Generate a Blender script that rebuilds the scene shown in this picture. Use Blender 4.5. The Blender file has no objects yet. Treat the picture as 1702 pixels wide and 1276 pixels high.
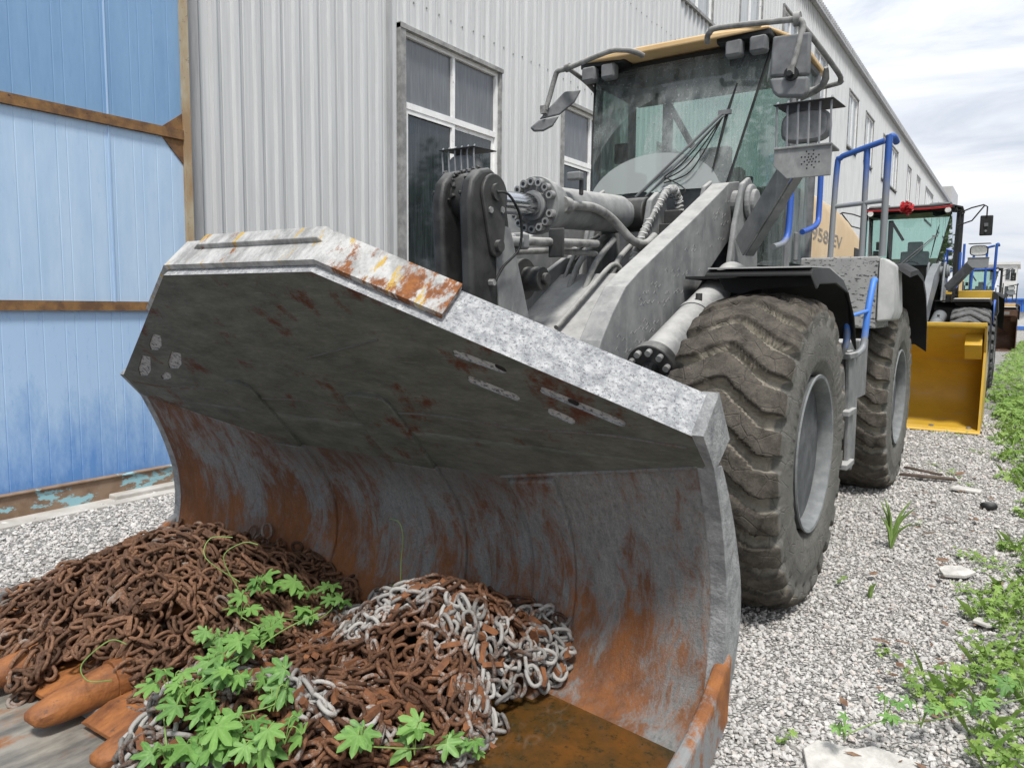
import bpy, bmesh, math, random
import numpy as np
from mathutils import Vector, Matrix, noise as mnoise
from mathutils.geometry import tessellate_polygon

SC = bpy.context.scene
COL = SC.collection
R = math.radians
rnd = random.Random(7)

# ------------------------------------------------------------------ camera
CAMZ = 1.5
_t, _p, _r = R(33.8), R(5.8), R(0.6)
_fw = Vector((-math.sin(_t)*math.cos(_p), math.cos(_t)*math.cos(_p), -math.sin(_p)))
_r0 = Vector((math.cos(_t), math.sin(_t), 0)); _u0 = _r0.cross(_fw)
_rt = _r0*math.cos(_r) + _u0*math.sin(_r); _up = _u0*math.cos(_r) - _r0*math.sin(_r)
cd = bpy.data.cameras.new('camera'); cam = bpy.data.objects.new('camera', cd); COL.objects.link(cam)
m = Matrix((_rt, _up, -_fw)).transposed().to_4x4(); m.translation = Vector((0, 0, CAMZ))
cam.matrix_world = m
cd.sensor_width = 36; cd.lens = 36*1260/1702; cd.clip_end = 2000; cd.clip_start = .05
SC.camera = cam

# ------------------------------------------------------------------ world: bright overcast
W = bpy.data.worlds.new('World'); SC.world = W; W.use_nodes = True
nt = W.node_tree; nt.nodes.clear()
def wn(t, **k):
    n = nt.nodes.new(t)
    for a, b in k.items(): setattr(n, a, b)
    return n
sky = wn('ShaderNodeTexSky', sky_type='NISHITA'); sky.sun_disc = False
sky.sun_elevation = R(62); sky.sun_rotation = R(140)
tc = wn('ShaderNodeTexCoord'); mp = wn('ShaderNodeMapping'); mp.inputs['Scale'].default_value = (1.5, 1.5, 7.0)
mp.inputs['Rotation'].default_value = (R(6), R(4), 0)
n1 = wn('ShaderNodeTexNoise'); n1.inputs['Scale'].default_value = 1.5; n1.inputs['Detail'].default_value = 9; n1.inputs['Roughness'].default_value = .58; n1.inputs['Distortion'].default_value = .5
cr = wn('ShaderNodeValToRGB')
cr.color_ramp.elements[0].position = .38; cr.color_ramp.elements[0].color = (5.0, 5.7, 6.9, 1)
cr.color_ramp.elements[1].position = .60; cr.color_ramp.elements[1].color = (9.6, 9.8, 10.0, 1)
e = cr.color_ramp.elements.new(.49); e.color = (7.7, 8.1, 8.8, 1)
cm = wn('ShaderNodeValToRGB'); cm.color_ramp.elements[0].position = .27; cm.color_ramp.elements[1].position = .36
cm.color_ramp.elements[0].color = (.35, .35, .35, 1); cm.color_ramp.elements[1].color = (1, 1, 1, 1)
mx = wn('ShaderNodeMixRGB'); bg = wn('ShaderNodeBackground'); bg.inputs['Strength'].default_value = .1
wo = wn('ShaderNodeOutputWorld')
L = nt.links.new
L(tc.outputs['Generated'], mp.inputs['Vector']); L(mp.outputs['Vector'], n1.inputs['Vector'])
L(n1.outputs['Fac'], cr.inputs['Fac']); L(n1.outputs['Fac'], cm.inputs['Fac'])
L(cm.outputs['Color'], mx.inputs['Fac']); L(sky.outputs['Color'], mx.inputs['Color1']); L(cr.outputs['Color'], mx.inputs['Color2'])
sx_ = wn('ShaderNodeSeparateXYZ'); L(tc.outputs['Generated'], sx_.inputs[0])
mr_ = wn('ShaderNodeMapRange'); mr_.inputs['From Min'].default_value = 0; mr_.inputs['From Max'].default_value = .75; mr_.inputs['To Min'].default_value = .74; mr_.inputs['To Max'].default_value = 1.12
L(sx_.outputs[2], mr_.inputs['Value'])
vm_ = wn('ShaderNodeVectorMath', operation='SCALE'); L(mx.outputs['Color'], vm_.inputs[0]); L(mr_.outputs[0], vm_.inputs['Scale'])
L(vm_.outputs[0], bg.inputs['Color']); L(bg.outputs['Background'], wo.inputs['Surface'])

sd = bpy.data.lights.new('sun', 'SUN'); sd.energy = 3.2; sd.angle = R(10); sd.color = (1, .97, .92)
so = bpy.data.objects.new('sun', sd); COL.objects.link(so)
# sun direction: from behind-left of the loaders' front, high
_saz, _sel = R(140), R(62)
_sv = Vector((math.sin(_saz)*math.cos(_sel), math.cos(_saz)*math.cos(_sel), math.sin(_sel)))
so.rotation_euler = _sv.to_track_quat('Z', 'Y').to_euler()
SC.view_settings.view_transform = 'Standard'; SC.view_settings.look = 'None'
SC.view_settings.exposure = 0.40; SC.view_settings.gamma = 1

# ------------------------------------------------------------------ materials
class NT:
    def __init__(s, name):
        s.m = bpy.data.materials.new(name); s.m.use_nodes = True
        s.t = s.m.node_tree; s.t.nodes.clear()
        s.out = s.t.nodes.new('ShaderNodeOutputMaterial')
        s.tc = s.t.nodes.new('ShaderNodeTexCoord')
    def n(s, t, ins=None, **k):
        n = s.t.nodes.new(t)
        for a, b in k.items(): setattr(n, a, b)
        for a, b in (ins or {}).items():
            if isinstance(b, bpy.types.NodeSocket): s.t.links.new(b, n.inputs[a])
            else: n.inputs[a].default_value = b
        return n
    def l(s, a, b): s.t.links.new(a, b)
    def vec(s, scale=(1, 1, 1), rot=(0, 0, 0), src='Object', loc=(0, 0, 0)):
        return s.n('ShaderNodeMapping', {'Vector': s.tc.outputs[src], 'Scale': scale, 'Rotation': rot, 'Location': loc}).outputs[0]
    def noise(s, scale, detail=6, rough=.6, vec=None, dist=0):
        return s.n('ShaderNodeTexNoise', {'Vector': vec if vec is not None else s.tc.outputs['Object'], 'Scale': scale, 'Detail': detail, 'Roughness': rough, 'Distortion': dist}).outputs['Fac']
    def ramp(s, fac, lo, hi, a=(0, 0, 0), b=(1, 1, 1), interp='LINEAR'):
        r = s.n('ShaderNodeValToRGB', {'Fac': fac}); e = r.color_ramp.elements; r.color_ramp.interpolation = interp
        e[0].position = lo; e[1].position = hi; e[0].color = (*a, 1); e[1].color = (*b, 1)
        return r.outputs['Color']
    def mix(s, f, a, b, mode='MIX'):
        k = {'Fac': f}
        k['Color1'] = a if isinstance(a, bpy.types.NodeSocket) else (*a, 1)
        k['Color2'] = b if isinstance(b, bpy.types.NodeSocket) else (*b, 1)
        return s.n('ShaderNodeMixRGB', k, blend_type=mode).outputs['Color']
    def math(s, op, a, b=0., clamp=False):
        return s.n('ShaderNodeMath', {0: a, 1: b}, operation=op, use_clamp=clamp).outputs[0]
    def sep(s, v):
        return s.n('ShaderNodeSeparateXYZ', {0: v}).outputs
    def bump(s, h, strength=.5, dist=.01):
        return s.n('ShaderNodeBump', {'Height': h, 'Strength': strength, 'Distance': dist}).outputs[0]
    def bsdf(s, col, rough=.7, metal=0., nrm=None, spec=.4, **k):
        ins = {'Base Color': col if isinstance(col, bpy.types.NodeSocket) else (*col, 1), 'Roughness': rough, 'Metallic': metal, 'Specular IOR Level': spec}
        if nrm is not None: ins['Normal'] = nrm
        for a, b in k.items(): ins[a] = b
        p = s.n('ShaderNodeBsdfPrincipled', ins)
        s.l(p.outputs[0], s.out.inputs['Surface']); return p

def surf(name, c1, c2, scale=6, lo=.4, hi=.6, rough=.7, metal=0, bs=80, bstr=.3, bd=.003, dust=None, third=None, spec=.35, stretch=(1, 1, 1)):
    """two-tone worn surface; dust=(colour, lo, hi) settles on up-facing faces; third=(colour, scale, lo, hi, stretch)"""
    s = NT(name)
    c = s.mix(s.ramp(s.noise(scale, 8, .65, s.vec(stretch)), lo, hi), c1, c2)
    if third:
        col, sc, tlo, thi, st = third
        c = s.mix(s.ramp(s.noise(sc, 9, .7, s.vec(st, loc=(3, 7, 1))), tlo, thi), c, col)
    if dust:
        col, dlo, dhi = dust
        g = s.n('ShaderNodeNewGeometry')
        nz = s.sep(g.outputs['Normal'])[2]
        f = s.math('ADD', nz, s.math('MULTIPLY', s.math('SUBTRACT', s.noise(9, 6, .7), .5), .9))
        c = s.mix(s.ramp(f, max(0, dlo), dhi), c, col)
    h = s.noise(bs, 6, .7)
    s.bsdf(c, rough, metal, s.bump(h, bstr, bd), spec)
    return s.m

M = {}
DUST = (.40, .40, .39)
def materials():
    grey = (.22, .225, .225); org = (.33, .105, .022); brn = (.11, .042, .02)
    # bucket interior: grey paint/dust over rust, streaked downwards
    s = NT('bucket_worn_steel')
    x, y, z = s.sep(s.tc.outputs['Object'])[:3]
    st = s.noise(7, 10, .72, s.vec((1.6, .8, .55)), .8)
    fine = s.noise(34, 9, .8, s.vec((1.5, 1, .45)))
    big = s.noise(3.0, 5, .6, s.vec((1, .5, .28), loc=(2.2, 0, 5)))
    f = s.math('ADD', s.math('MULTIPLY', st, .45), s.math('MULTIPLY', fine, .50))
    f = s.math('ADD', f, s.math('MULTIPLY', big, .50))
    low = s.n('ShaderNodeMapRange', {'Value': z, 'From Min': .70, 'From Max': .1, 'To Min': -.02, 'To Max': .085}).outputs[0]
    mid = s.n('ShaderNodeMapRange', {'Value': x, 'From Min': -1.2, 'From Max': .9, 'To Min': .045, 'To Max': -.02}).outputs[0]
    edge = s.n('ShaderNodeMapRange', {'Value': x, 'From Min': -1.25, 'From Max': -1.45, 'To Min': 0, 'To Max': .07}).outputs[0]
    f = s.math('ADD', s.math('ADD', s.math('ADD', f, low), mid), edge)
    rust = s.mix(s.ramp(s.noise(7, 8, .7, s.vec((1, 1, .4))), .36, .64), (.34, .130, .040), (.17, .075, .038))
    rust = s.mix(s.ramp(z, .34, .66), rust, s.mix(.6, rust, (.11, .045, .024)))
    rust = s.mix(s.math('MULTIPLY', s.ramp(fine, .5, .62), .4), rust, (.22, .17, .14))
    gc = s.mix(s.ramp(fine, .36, .62), (.185, .188, .186), (.35, .352, .345))
    gc = s.mix(s.math('MULTIPLY', s.ramp(s.noise(80, 6, .8), .52, .66), .6), gc, (.10, .103, .105))
    c = s.mix(s.ramp(f, .700, .805), gc, rust)
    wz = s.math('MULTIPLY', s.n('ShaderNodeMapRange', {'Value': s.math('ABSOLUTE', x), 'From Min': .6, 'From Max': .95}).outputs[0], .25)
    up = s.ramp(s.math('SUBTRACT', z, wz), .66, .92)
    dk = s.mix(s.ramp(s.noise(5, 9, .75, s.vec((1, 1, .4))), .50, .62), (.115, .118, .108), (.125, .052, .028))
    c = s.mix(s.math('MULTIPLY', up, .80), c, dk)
    s.bsdf(c, .75, 0, s.bump(s.math('ADD', s.math('ADD', s.noise(70, 8, .8), s.math('MULTIPLY', st, 1.0)), s.math('MULTIPLY', fine, .8)), 1.0, .010), .3)
    M['bucket'] = s.m
    # underside of the spill guard: bare scratched steel, its shade put into the dark colour
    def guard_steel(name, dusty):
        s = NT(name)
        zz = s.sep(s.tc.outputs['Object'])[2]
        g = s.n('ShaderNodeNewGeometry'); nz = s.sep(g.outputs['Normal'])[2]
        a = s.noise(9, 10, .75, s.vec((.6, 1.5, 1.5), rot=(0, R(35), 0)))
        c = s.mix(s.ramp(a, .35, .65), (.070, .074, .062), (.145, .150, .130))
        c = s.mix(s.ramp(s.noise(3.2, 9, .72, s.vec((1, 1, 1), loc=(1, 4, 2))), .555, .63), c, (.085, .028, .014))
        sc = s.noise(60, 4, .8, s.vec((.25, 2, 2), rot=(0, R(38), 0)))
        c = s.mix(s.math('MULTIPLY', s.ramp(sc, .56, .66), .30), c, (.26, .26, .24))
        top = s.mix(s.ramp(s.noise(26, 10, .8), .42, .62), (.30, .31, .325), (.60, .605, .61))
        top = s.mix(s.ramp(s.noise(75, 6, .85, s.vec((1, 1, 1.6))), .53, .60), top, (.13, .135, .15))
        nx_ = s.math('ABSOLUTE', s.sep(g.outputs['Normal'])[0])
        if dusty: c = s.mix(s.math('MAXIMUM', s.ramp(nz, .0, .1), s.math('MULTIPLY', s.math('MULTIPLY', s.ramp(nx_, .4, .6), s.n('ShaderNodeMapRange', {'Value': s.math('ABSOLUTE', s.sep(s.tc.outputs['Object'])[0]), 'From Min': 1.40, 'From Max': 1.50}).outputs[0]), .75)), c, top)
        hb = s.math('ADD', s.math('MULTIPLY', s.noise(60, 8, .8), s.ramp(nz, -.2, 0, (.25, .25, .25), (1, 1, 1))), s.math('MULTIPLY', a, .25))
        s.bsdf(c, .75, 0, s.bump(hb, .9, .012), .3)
        return s.m
    M['guard'] = guard_steel('guard_shaded_steel', True); M['guard_strip'] = guard_steel('strip_shaded_steel', False)
    # cap: old yellow paint, white scale and fresh orange rust
    s = NT('cap_scaled_paint')
    a = s.noise(14, 10, .75, s.vec((1, .5, .5), rot=(0, 0, R(20))))
    c = s.mix(s.ramp(a, .4, .6), (.27, .27, .265), (.52, .52, .51))
    c = s.mix(s.ramp(s.noise(9, 8, .7, s.vec((2, .4, .4), rot=(0, R(25), R(30)), loc=(4, 1, 9))), .565, .60), c, (.50, .34, .09))
    xx = s.sep(s.tc.outputs['Object'])[0]
    bias = s.n('ShaderNodeMapRange', {'Value': xx, 'From Min': .35, 'From Max': .7, 'To Min': 0, 'To Max': .13}).outputs[0]
    rf = s.math('ADD', s.noise(6, 10, .75, s.vec((1.4, .6, .6), rot=(0, R(30), 0), loc=(0, 2, 0))), bias)
    c = s.mix(s.ramp(rf, .565, .62), c, s.mix(s.ramp(s.noise(30, 8, .8), .4, .62), (.30, .115, .035), (.15, .06, .03)))
    s.bsdf(c, .8, 0, s.bump(s.noise(90, 8, .8), .8, .008), .3)
    M['cap'] = s.m
    M['side'] = surf('side_plate_dusty', (.20, .205, .21), (.36, .365, .365), 16, .38, .62, .85, bs=70, bstr=1., bd=.012, third=((.16, .10, .075), 7, .60, .70, (1, 1, .6)), spec=.25)
    M['rubble'] = surf('packed_grit', (.16, .16, .165), (.62, .62, .62), 60, .38, .52, .9, bs=90, bstr=1, bd=.02)
    M['rust'] = surf('orange_rust_steel', (.30, .115, .032), (.15, .06, .028), 9, .38, .66, .8, bs=60, bstr=.6, bd=.006, third=(grey, 6, .44, .52, (1, 1, .7)))
    M['tooth'] = surf('tooth_rust', (.33, .125, .035), (.13, .048, .02), 12, .36, .66, .62, bs=38, bstr=.8, bd=.007, spec=.45, stretch=(1.5, .5, 1.5), third=((.085, .04, .025), 30, .60, .68, (1, .6, 1)))
    # chains
    def chain(name, base, alt, pale, plo, phi):
        s = NT(name)
        isl = s.n('ShaderNodeNewGeometry').outputs['Random Per Island']
        c = s.mix(s.ramp(s.noise(40, 8, .8), .38, .62), base, alt)
        c = s.mix(s.math('MULTIPLY', s.ramp(s.noise(130, 6, .8), .50, .64), .55), c, tuple(min(1, v*1.9+.03) for v in base))
        pf = s.math('ADD', s.math('MULTIPLY', isl, .12), s.noise(2.6, 4, .6, s.vec(loc=(5, 3, 2))))
        c = s.mix(s.ramp(s.math('ADD', pf, s.math('MULTIPLY', s.noise(55, 7, .85), .50)), plo, phi), c, pale)
        br = s.ramp(isl, 0, 1, (.36, .36, .36), (1.0, 1.0, 1.0))
        c = s.n('ShaderNodeMixRGB', {'Fac': 1., 'Color1': c, 'Color2': br}, blend_type='MULTIPLY').outputs['Color']
        s.bsdf(c, .75, 0, s.bump(s.noise(220, 5, .8), .7, .004), .3)
        return s.m
    M['chain_rust'] = chain('chain_brown_rust', (.225, .115, .063), (.105, .055, .034), (.27, .23, .20), .93, 1.02)
    M['chain_mixed'] = chain('chain_grey_and_rust', (.215, .098, .048), (.105, .050, .028), (.40, .385, .365), .80, .88)
    M['chain_orange'] = surf('chain_lug_rust', (.215, .088, .036), (.12, .052, .026), 24, .4, .62, .8, bs=120, bstr=.7, bd=.004)
    # loader paints
    M['frame'] = surf('dusty_grey_paint', (.14, .145, .148), (.245, .248, .245), 6, .36, .66, .75, bs=150, bstr=.12, bd=.002, dust=((.40, .395, .38), .55, 1.0), third=((.30, .30, .295), 9, .56, .72, (1, 1, .35)))
    M['frame_dark'] = surf('greasy_dark_steel', (.028, .028, .028), (.055, .055, .053), 6, .4, .62, .5, bs=90, bstr=.35, bd=.003, dust=((.20, .20, .19), .62, 1.1))
    M['lever'] = surf('greasy_lever_steel', (.018, .018, .018), (.048, .048, .047), 4, .42, .6, .5, bs=70, bstr=.4, bd=.004, dust=((.16, .16, .155), .5, 1.1))
    M['black'] = surf('black_plastic', (.010, .011, .012), (.02, .02, .02), 5, .4, .6, .55, bs=100, bstr=.1, dust=((.12, .12, .115), .75, 1.2))
    M['dark_plastic'] = surf('dusty_dark_plastic', (.11, .115, .12), (.19, .195, .20), 8, .38, .65, .75, bs=120, bstr=.15, dust=((.27, .27, .265), .5, 1.1))
    M['hose'] = surf('dusty_hose', (.13, .13, .125), (.25, .25, .24), 12, .4, .6, .8, bs=140, bstr=.2, dust=((.38, .375, .36), .3, 1.0))
    M['bolt'] = surf('bolt_steel', (.20, .20, .20), (.34, .34, .33), 20, .4, .6, .55, metal=.3, bs=100, bstr=.2)
    M['chrome'] = surf('chrome_rod', (.62, .63, .65), (.50, .51, .53), 3, .4, .6, .17, metal=1, bs=20, bstr=.03, stretch=(1, .1, 1))
    M['peach'] = surf('faded_yellow_paint', (.60, .40, .19), (.66, .47, .25), 3, .4, .6, .55, bs=120, bstr=.06, dust=((.60, .52, .40), .7, 1.2), third=((.42, .33, .22), 6, .62, .74, (1, 1, .3)))
    M['hood'] = surf('dusty_hood_paint', (.52, .38, .22), (.62, .48, .31), 2.2, .4, .65, .6, bs=120, bstr=.06, dust=((.50, .49, .46), .75, 1.0), third=((.45, .42, .37), 5, .56, .72, (1, 1, .25)))
    M['speckle'] = surf('speckled_grey_panel', (.26, .265, .26), (.33, .33, .325), 5, .4, .6, .75, bs=150, bstr=.2, bd=.002, third=((.045, .045, .045), 30, .555, .585, (.8, 1, 1.7)))
    M['pale_panel'] = surf('pale_dusty_panel', (.34, .345, .34), (.44, .44, .43), 7, .4, .65, .8, bs=150, bstr=.15, dust=((.50, .50, .48), .5, 1.0))
    for nm, z0, z1, bc in (('blue', 2.30, 2.62, (.03, .10, .36)), ('blue_ladder', 1.30, 1.38, (.06, .20, .62)), ('blue_grab', 1.95, 2.05, (.03, .10, .42))):
        s = NT(nm+'_rail_paint')   # blue above, greyed by dust and wear lower down
        z = s.sep(s.tc.outputs['Object'])[2]
        f = s.math('ADD', z, s.math('MULTIPLY', s.math('SUBTRACT', s.noise(8, 6, .7), .5), .35))
        mr = s.n('ShaderNodeMapRange', {'Value': f, 'From Min': z0, 'From Max': z1}).outputs[0]
        c = s.mix(mr, (.22, .23, .24), bc)
        s.bsdf(c, .5, 0, s.bump(s.noise(120, 4, .7), .1, .002), .5); M[nm] = s.m
    M['blue_clean'] = surf('bright_blue_paint', (.022, .085, .45), (.03, .11, .40), 4, .4, .6, .35, spec=.5)
    M['rail_grey'] = surf('dusty_blue_grey_rail', (.16, .17, .19), (.25, .255, .26), 6, .4, .6, .7)
    M['yellow'] = surf('fresh_yellow_paint', (.58, .36, .04), (.48, .30, .035), 3, .35, .65, .42, bs=30, bstr=.08, spec=.45, third=((.44, .33, .19), 7, .55, .70, (.25, 1, 1)))
    M['rim'] = surf('dusty_rim', (.15, .158, .162), (.22, .228, .23), 14, .4, .65, .85, bs=160, bstr=.4, bd=.002)
    M['rim_shaded'] = surf('rim_inner', (.07, .074, .078), (.12, .125, .13), 10, .4, .65, .85, bs=160, bstr=.3, bd=.002)  # darker copy of the rim: shade of the recess put into its colour
    # tyre: dusty grooves, dark worn lug tops (vertex attribute 'lug')
    def tyre(name, top, top2, groove, wall):
        s = NT(name)
        a = s.n('ShaderNodeAttribute', attribute_name='lug').outputs['Fac']
        w = s.n('ShaderNodeAttribute', attribute_name='wall').outputs['Fac']
        t = s.mix(s.ramp(s.noise(13, 9, .75), .38, .64), top, top2)
        g = s.mix(s.ramp(s.noise(20, 6, .7), .4, .6), groove, tuple(v*.72 for v in groove))
        e = s.math('ADD', a, s.math('MULTIPLY', s.math('SUBTRACT', s.noise(30, 6, .8), .5), .5))
        c = s.mix(s.ramp(e, .35, .75), g, t)
        wl = s.mix(s.ramp(s.noise(7, 8, .75), .38, .66), wall, tuple(v*.72 for v in wall))
        c = s.mix(s.ramp(s.math('ADD', w, s.math('MULTIPLY', s.math('SUBTRACT', s.noise(12, 6, .8), .5), .6)), .35, .65), c, wl)
        vo = s.n('ShaderNodeTexVoronoi', {'Vector': s.vec(loc=(0, 0, 0)), 'Scale': 9.0}, feature='DISTANCE_TO_EDGE')
        dv = s.math('ADD', s.noise(70, 8, .8), s.math('MULTIPLY', s.ramp(vo.outputs['Distance'], 0, .03), .35))
        s.bsdf(c, .9, 0, s.bump(dv, 1.0, .014), .2)
        return s.m
    M['tyre'] = tyre('tyre_rubber_muddy', (.066, .058, .049), (.148, .131, .110), (.40, .365, .30), (.19, .185, .168))
    M['tyre_clean'] = tyre('tyre_rubber_grey', (.12, .12, .12), (.16, .16, .16), (.035, .035, .035), (.05, .05, .05))
    # glass
    def glass(name, tint, dlo, dhi, dcol=(.42, .45, .44), damt=.55, arc=False, gmul=1.):
        s = NT(name)
        tr = s.n('ShaderNodeBsdfTransparent', {'Color': (*tint, 1)}).outputs[0]
        gl = s.n('ShaderNodeBsdfGlossy', {'Color': (1, 1, 1, 1), 'Roughness': .03}).outputs[0]
        fr = s.math('MULTIPLY', s.n('ShaderNodeFresnel', {'IOR': 1.5}).outputs[0], gmul)
        a = s.n('ShaderNodeMixShader', {0: fr, 1: tr, 2: gl}).outputs[0]
        df = s.n('ShaderNodeBsdfDiffuse', {'Color': (*dcol, 1)}).outputs[0]
        d1 = s.noise(3, 6, .7, s.vec((2.5, 2.5, .5))); d2 = s.noise(70, 3, .7)
        d = s.math('ADD', s.math('MULTIPLY', s.ramp(d1, dlo, dhi), damt), s.math('MULTIPLY', s.ramp(d2, .63, .70), .5), True)
        if arc:   # swept by the wiper: cleaner inside the arc about the wiper pivot
            X, Y, Z = s.sep(s.tc.outputs['Object'])[:3]
            e = s.math('POWER', s.math('DIVIDE', s.math('SUBTRACT', Z, 2.30), .34), 2.)
            e = s.math('ADD', e, s.math('POWER', s.math('DIVIDE', s.math('ADD', X, .02), .52), 2.))
            low = s.ramp(e, .97, 1.0, (.72, .72, .72), (0, 0, 0))
            lft = s.ramp(X, .30-.42, .305-.42, (.25, .25, .25), (1, 1, 1)) if False else s.n('ShaderNodeMapRange', {'Value': X, 'From Min': -.13, 'From Max': -.125, 'To Min': .35, 'To Max': 1.25}).outputs[0]
            arc2 = s.math('POWER', s.math('DIVIDE', s.math('SUBTRACT', Z, 2.2), .88), 2.); arc2 = s.math('ADD', arc2, s.math('POWER', s.math('DIVIDE', s.math('ADD', X, .02), .60), 2.))
            outr = s.ramp(arc2, .99, 1.01, (0, 0, 0), (1, 1, 1))
            lm = s.math('MULTIPLY', s.math('MAXIMUM', lft, outr), d)
            spk = s.math('MULTIPLY', s.ramp(s.noise(46, 2, .5), .70, .74), .7)
            d = s.math('MAXIMUM', s.math('MAXIMUM', low, lm), s.math('MULTIPLY', spk, outr), True)
        b = s.n('ShaderNodeMixShader', {0: d, 1: a, 2: df}).outputs[0]
        s.l(b, s.out.inputs['Surface']); return s.m
    M['glass'] = glass('green_windscreen', (.56, .67, .64), .30, .76, damt=.55, arc=True, dcol=(.33, .355, .35))
    M['glass_side'] = glass('green_dirty_glass', (.34, .46, .43), .32, .70, damt=.75, gmul=.15, dcol=(.20, .23, .225))
    M['door_dusty'] = glass('dusty_door_glass', (.45, .62, .56), .2, .6, damt=.9, gmul=.12, dcol=(.27, .30, .295))
    M['glass_clean'] = glass('green_clean_glass', (.66, .84, .80), .6, .95, damt=.15)
    s = NT('window_pane'); d = s.noise(4, 6, .7, s.vec((1, 6, .4)))
    c = s.mix(s.ramp(d, .35, .7), (.012, .016, .018), (.045, .055, .06))
    s.bsdf(c, .05, 0, s.bump(s.noise(1.2, 2, .5), .02, .01), .9); M['pane'] = s.m
    s = NT('frosted_pane'); d = s.noise(5, 6, .7, s.vec((1, 7, .5)))
    z = s.sep(s.tc.outputs['Object'])[2]
    lowd = s.ramp(s.math('ADD', s.math('FRACT', z, 0), s.math('MULTIPLY', d, .25)), .65, .8, (1, 1, 1), (0, 0, 0))
    c = s.mix(s.ramp(d, .3, .7), (.085, .092, .10), (.17, .18, .19))
    s.bsdf(c, .22, 0, None, .8); M['frost'] = s.m
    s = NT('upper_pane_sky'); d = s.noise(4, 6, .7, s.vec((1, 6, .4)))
    s.bsdf(s.mix(s.ramp(d, .35, .7), (.22, .24, .26), (.40, .42, .43)), .12, 0, None, .9); M['pane_up'] = s.m  # sky reflection put into the panes' pale colour
    # building skins
    s = NT('corrugated_white_sheet')
    st = s.noise(4, 8, .7, s.vec((1, 7, .16)))
    c = s.mix(s.ramp(st, .3, .72), (.45, .458, .46), (.62, .628, .63))
    c = s.mix(s.ramp(s.noise(9, 8, .75, s.vec((1, 2.5, .5))), .66, .76), c, (.26, .26, .245))
    z = s.sep(s.tc.outputs['Object'])[2]
    c = s.mix(s.math('MULTIPLY', s.ramp(s.math('ADD', s.n('ShaderNodeMapRange', {'Value': z, 'From Min': 9.0, 'From Max': 11}).outputs[0], s.math('MULTIPLY', s.noise(3, 6, .7, s.vec((1, 5, .2))), .6)), .75, 1.2), .5), c, (.28, .27, .24))
    s.bsdf(c, .55, .0, s.bump(s.noise(3, 3, .5, s.vec((1, 1, .3))), .12, .02), .4); M['sheet'] = s.m
    M['sheet_grey'] = surf('grey_trim_sheet', (.30, .305, .31), (.42, .42, .42), 4, .4, .65, .6, stretch=(1, 4, .3))
    M['alu'] = surf('white_window_frame', (.74, .74, .73), (.84, .84, .83), 6, .4, .6, .45, third=((.30, .24, .20), 10, .62, .72, (1, 1.5, 1)))
    M['jamb'] = surf('grimy_jamb', (.19, .19, .187), (.32, .32, .31), 8, .4, .6, .8)
    def door(name, a, b, scuff):
        s = NT(name)
        c = s.mix(s.ramp(s.noise(3.5, 9, .75, s.vec((1, 1.6, .25))), .32, .66), a, b)
        c = s.mix(s.math('MULTIPLY', s.ramp(s.noise(12, 8, .8, s.vec((1, 2.5, .5))), .58, .72), .6), c, scuff)
        s.bsdf(c, .42, 0, s.bump(s.noise(2, 3, .5), .15, .02), .45); return s.m
    def door_low():
        s = NT('door_blue_scuffed')
        z = s.sep(s.tc.outputs['Object'])[2]
        f = s.math('ADD', s.n('ShaderNodeMapRange', {'Value': z, 'From Min': .1, 'From Max': 1.3}).outputs[0], s.math('MULTIPLY', s.math('SUBTRACT', s.noise(5, 9, .75, s.vec((1, 1.5, .5))), .5), 1.3))
        c = s.mix(s.ramp(f, .05, .65), (.11, .25, .53), (.36, .505, .70))
        c = s.mix(s.math('MULTIPLY', s.ramp(s.noise(20, 8, .8, s.vec((1, 1, .3))), .56, .70), .5), c, (.10, .25, .58))
        s.bsdf(c, .45, 0, s.bump(s.noise(2, 3, .5), .12, .02), .4); return s.m
    M['door_up'] = door('door_blue_upper', (.16, .29, .47), (.21, .35, .54), (.10, .22, .44))
    M['door_mid'] = door('door_blue_faded', (.35, .49, .67), (.45, .585, .74), (.25, .39, .62))
    M['door_low'] = door_low()
    M['door_rust'] = surf('door_rusty_rail', (.24, .13, .05), (.12, .065, .035), 9, .4, .6, .8, bs=80, bstr=.4, third=((.05, .03, .025), 20, .60, .66, (1, 1, 1)))
    M['door_post'] = surf('door_post_tan', (.40, .34, .24), (.30, .20, .11), 5, .4, .6, .8, stretch=(1, 1, .4), third=((.10, .06, .04), 24, .62, .68, (1, 1, 1)))
    M['sill'] = surf('sill_peeling_paint', (.18, .115, .075), (.25, .175, .12), 6, .4, .6, .85, bs=60, bstr=.4, third=((.26, .45, .50), 4.5, .53, .56, (1, 1, 2.4)))
    M['concrete'] = surf('concrete', (.36, .34, .31), (.48, .46, .43), 4, .4, .65, .9, bs=60, bstr=.4, bd=.006)
    M['white_stone'] = surf('white_stone', (.40, .385, .36), (.60, .58, .545), 12, .4, .65, .9, bs=50, bstr=.6, bd=.006)
    # ground
    s = NT('gravel_ground')
    v = s.n('ShaderNodeTexVoronoi', {'Vector': s.tc.outputs['Object'], 'Scale': 42.0, 'Randomness': 1.0}, feature='F1')
    v2 = s.n('ShaderNodeTexVoronoi', {'Vector': s.tc.outputs['Object'], 'Scale': 42.0}, feature='DISTANCE_TO_EDGE')
    cc = s.sep(v.outputs['Color'])[0]
    c = s.mix(s.ramp(cc, 0, 1), (.36, .345, .325), (.58, .56, .53))
    c = s.mix(s.ramp(v2.outputs['Distance'], .0, .12), (.22, .21, .195), c)
    c = s.mix(s.math('MULTIPLY', s.ramp(s.noise(.7, 6, .7), .5, .75), .35), c, (.27, .245, .21))
    h = s.math('ADD', s.ramp(v2.outputs['Distance'], 0, .35), s.math('MULTIPLY', cc, .5))
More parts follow.
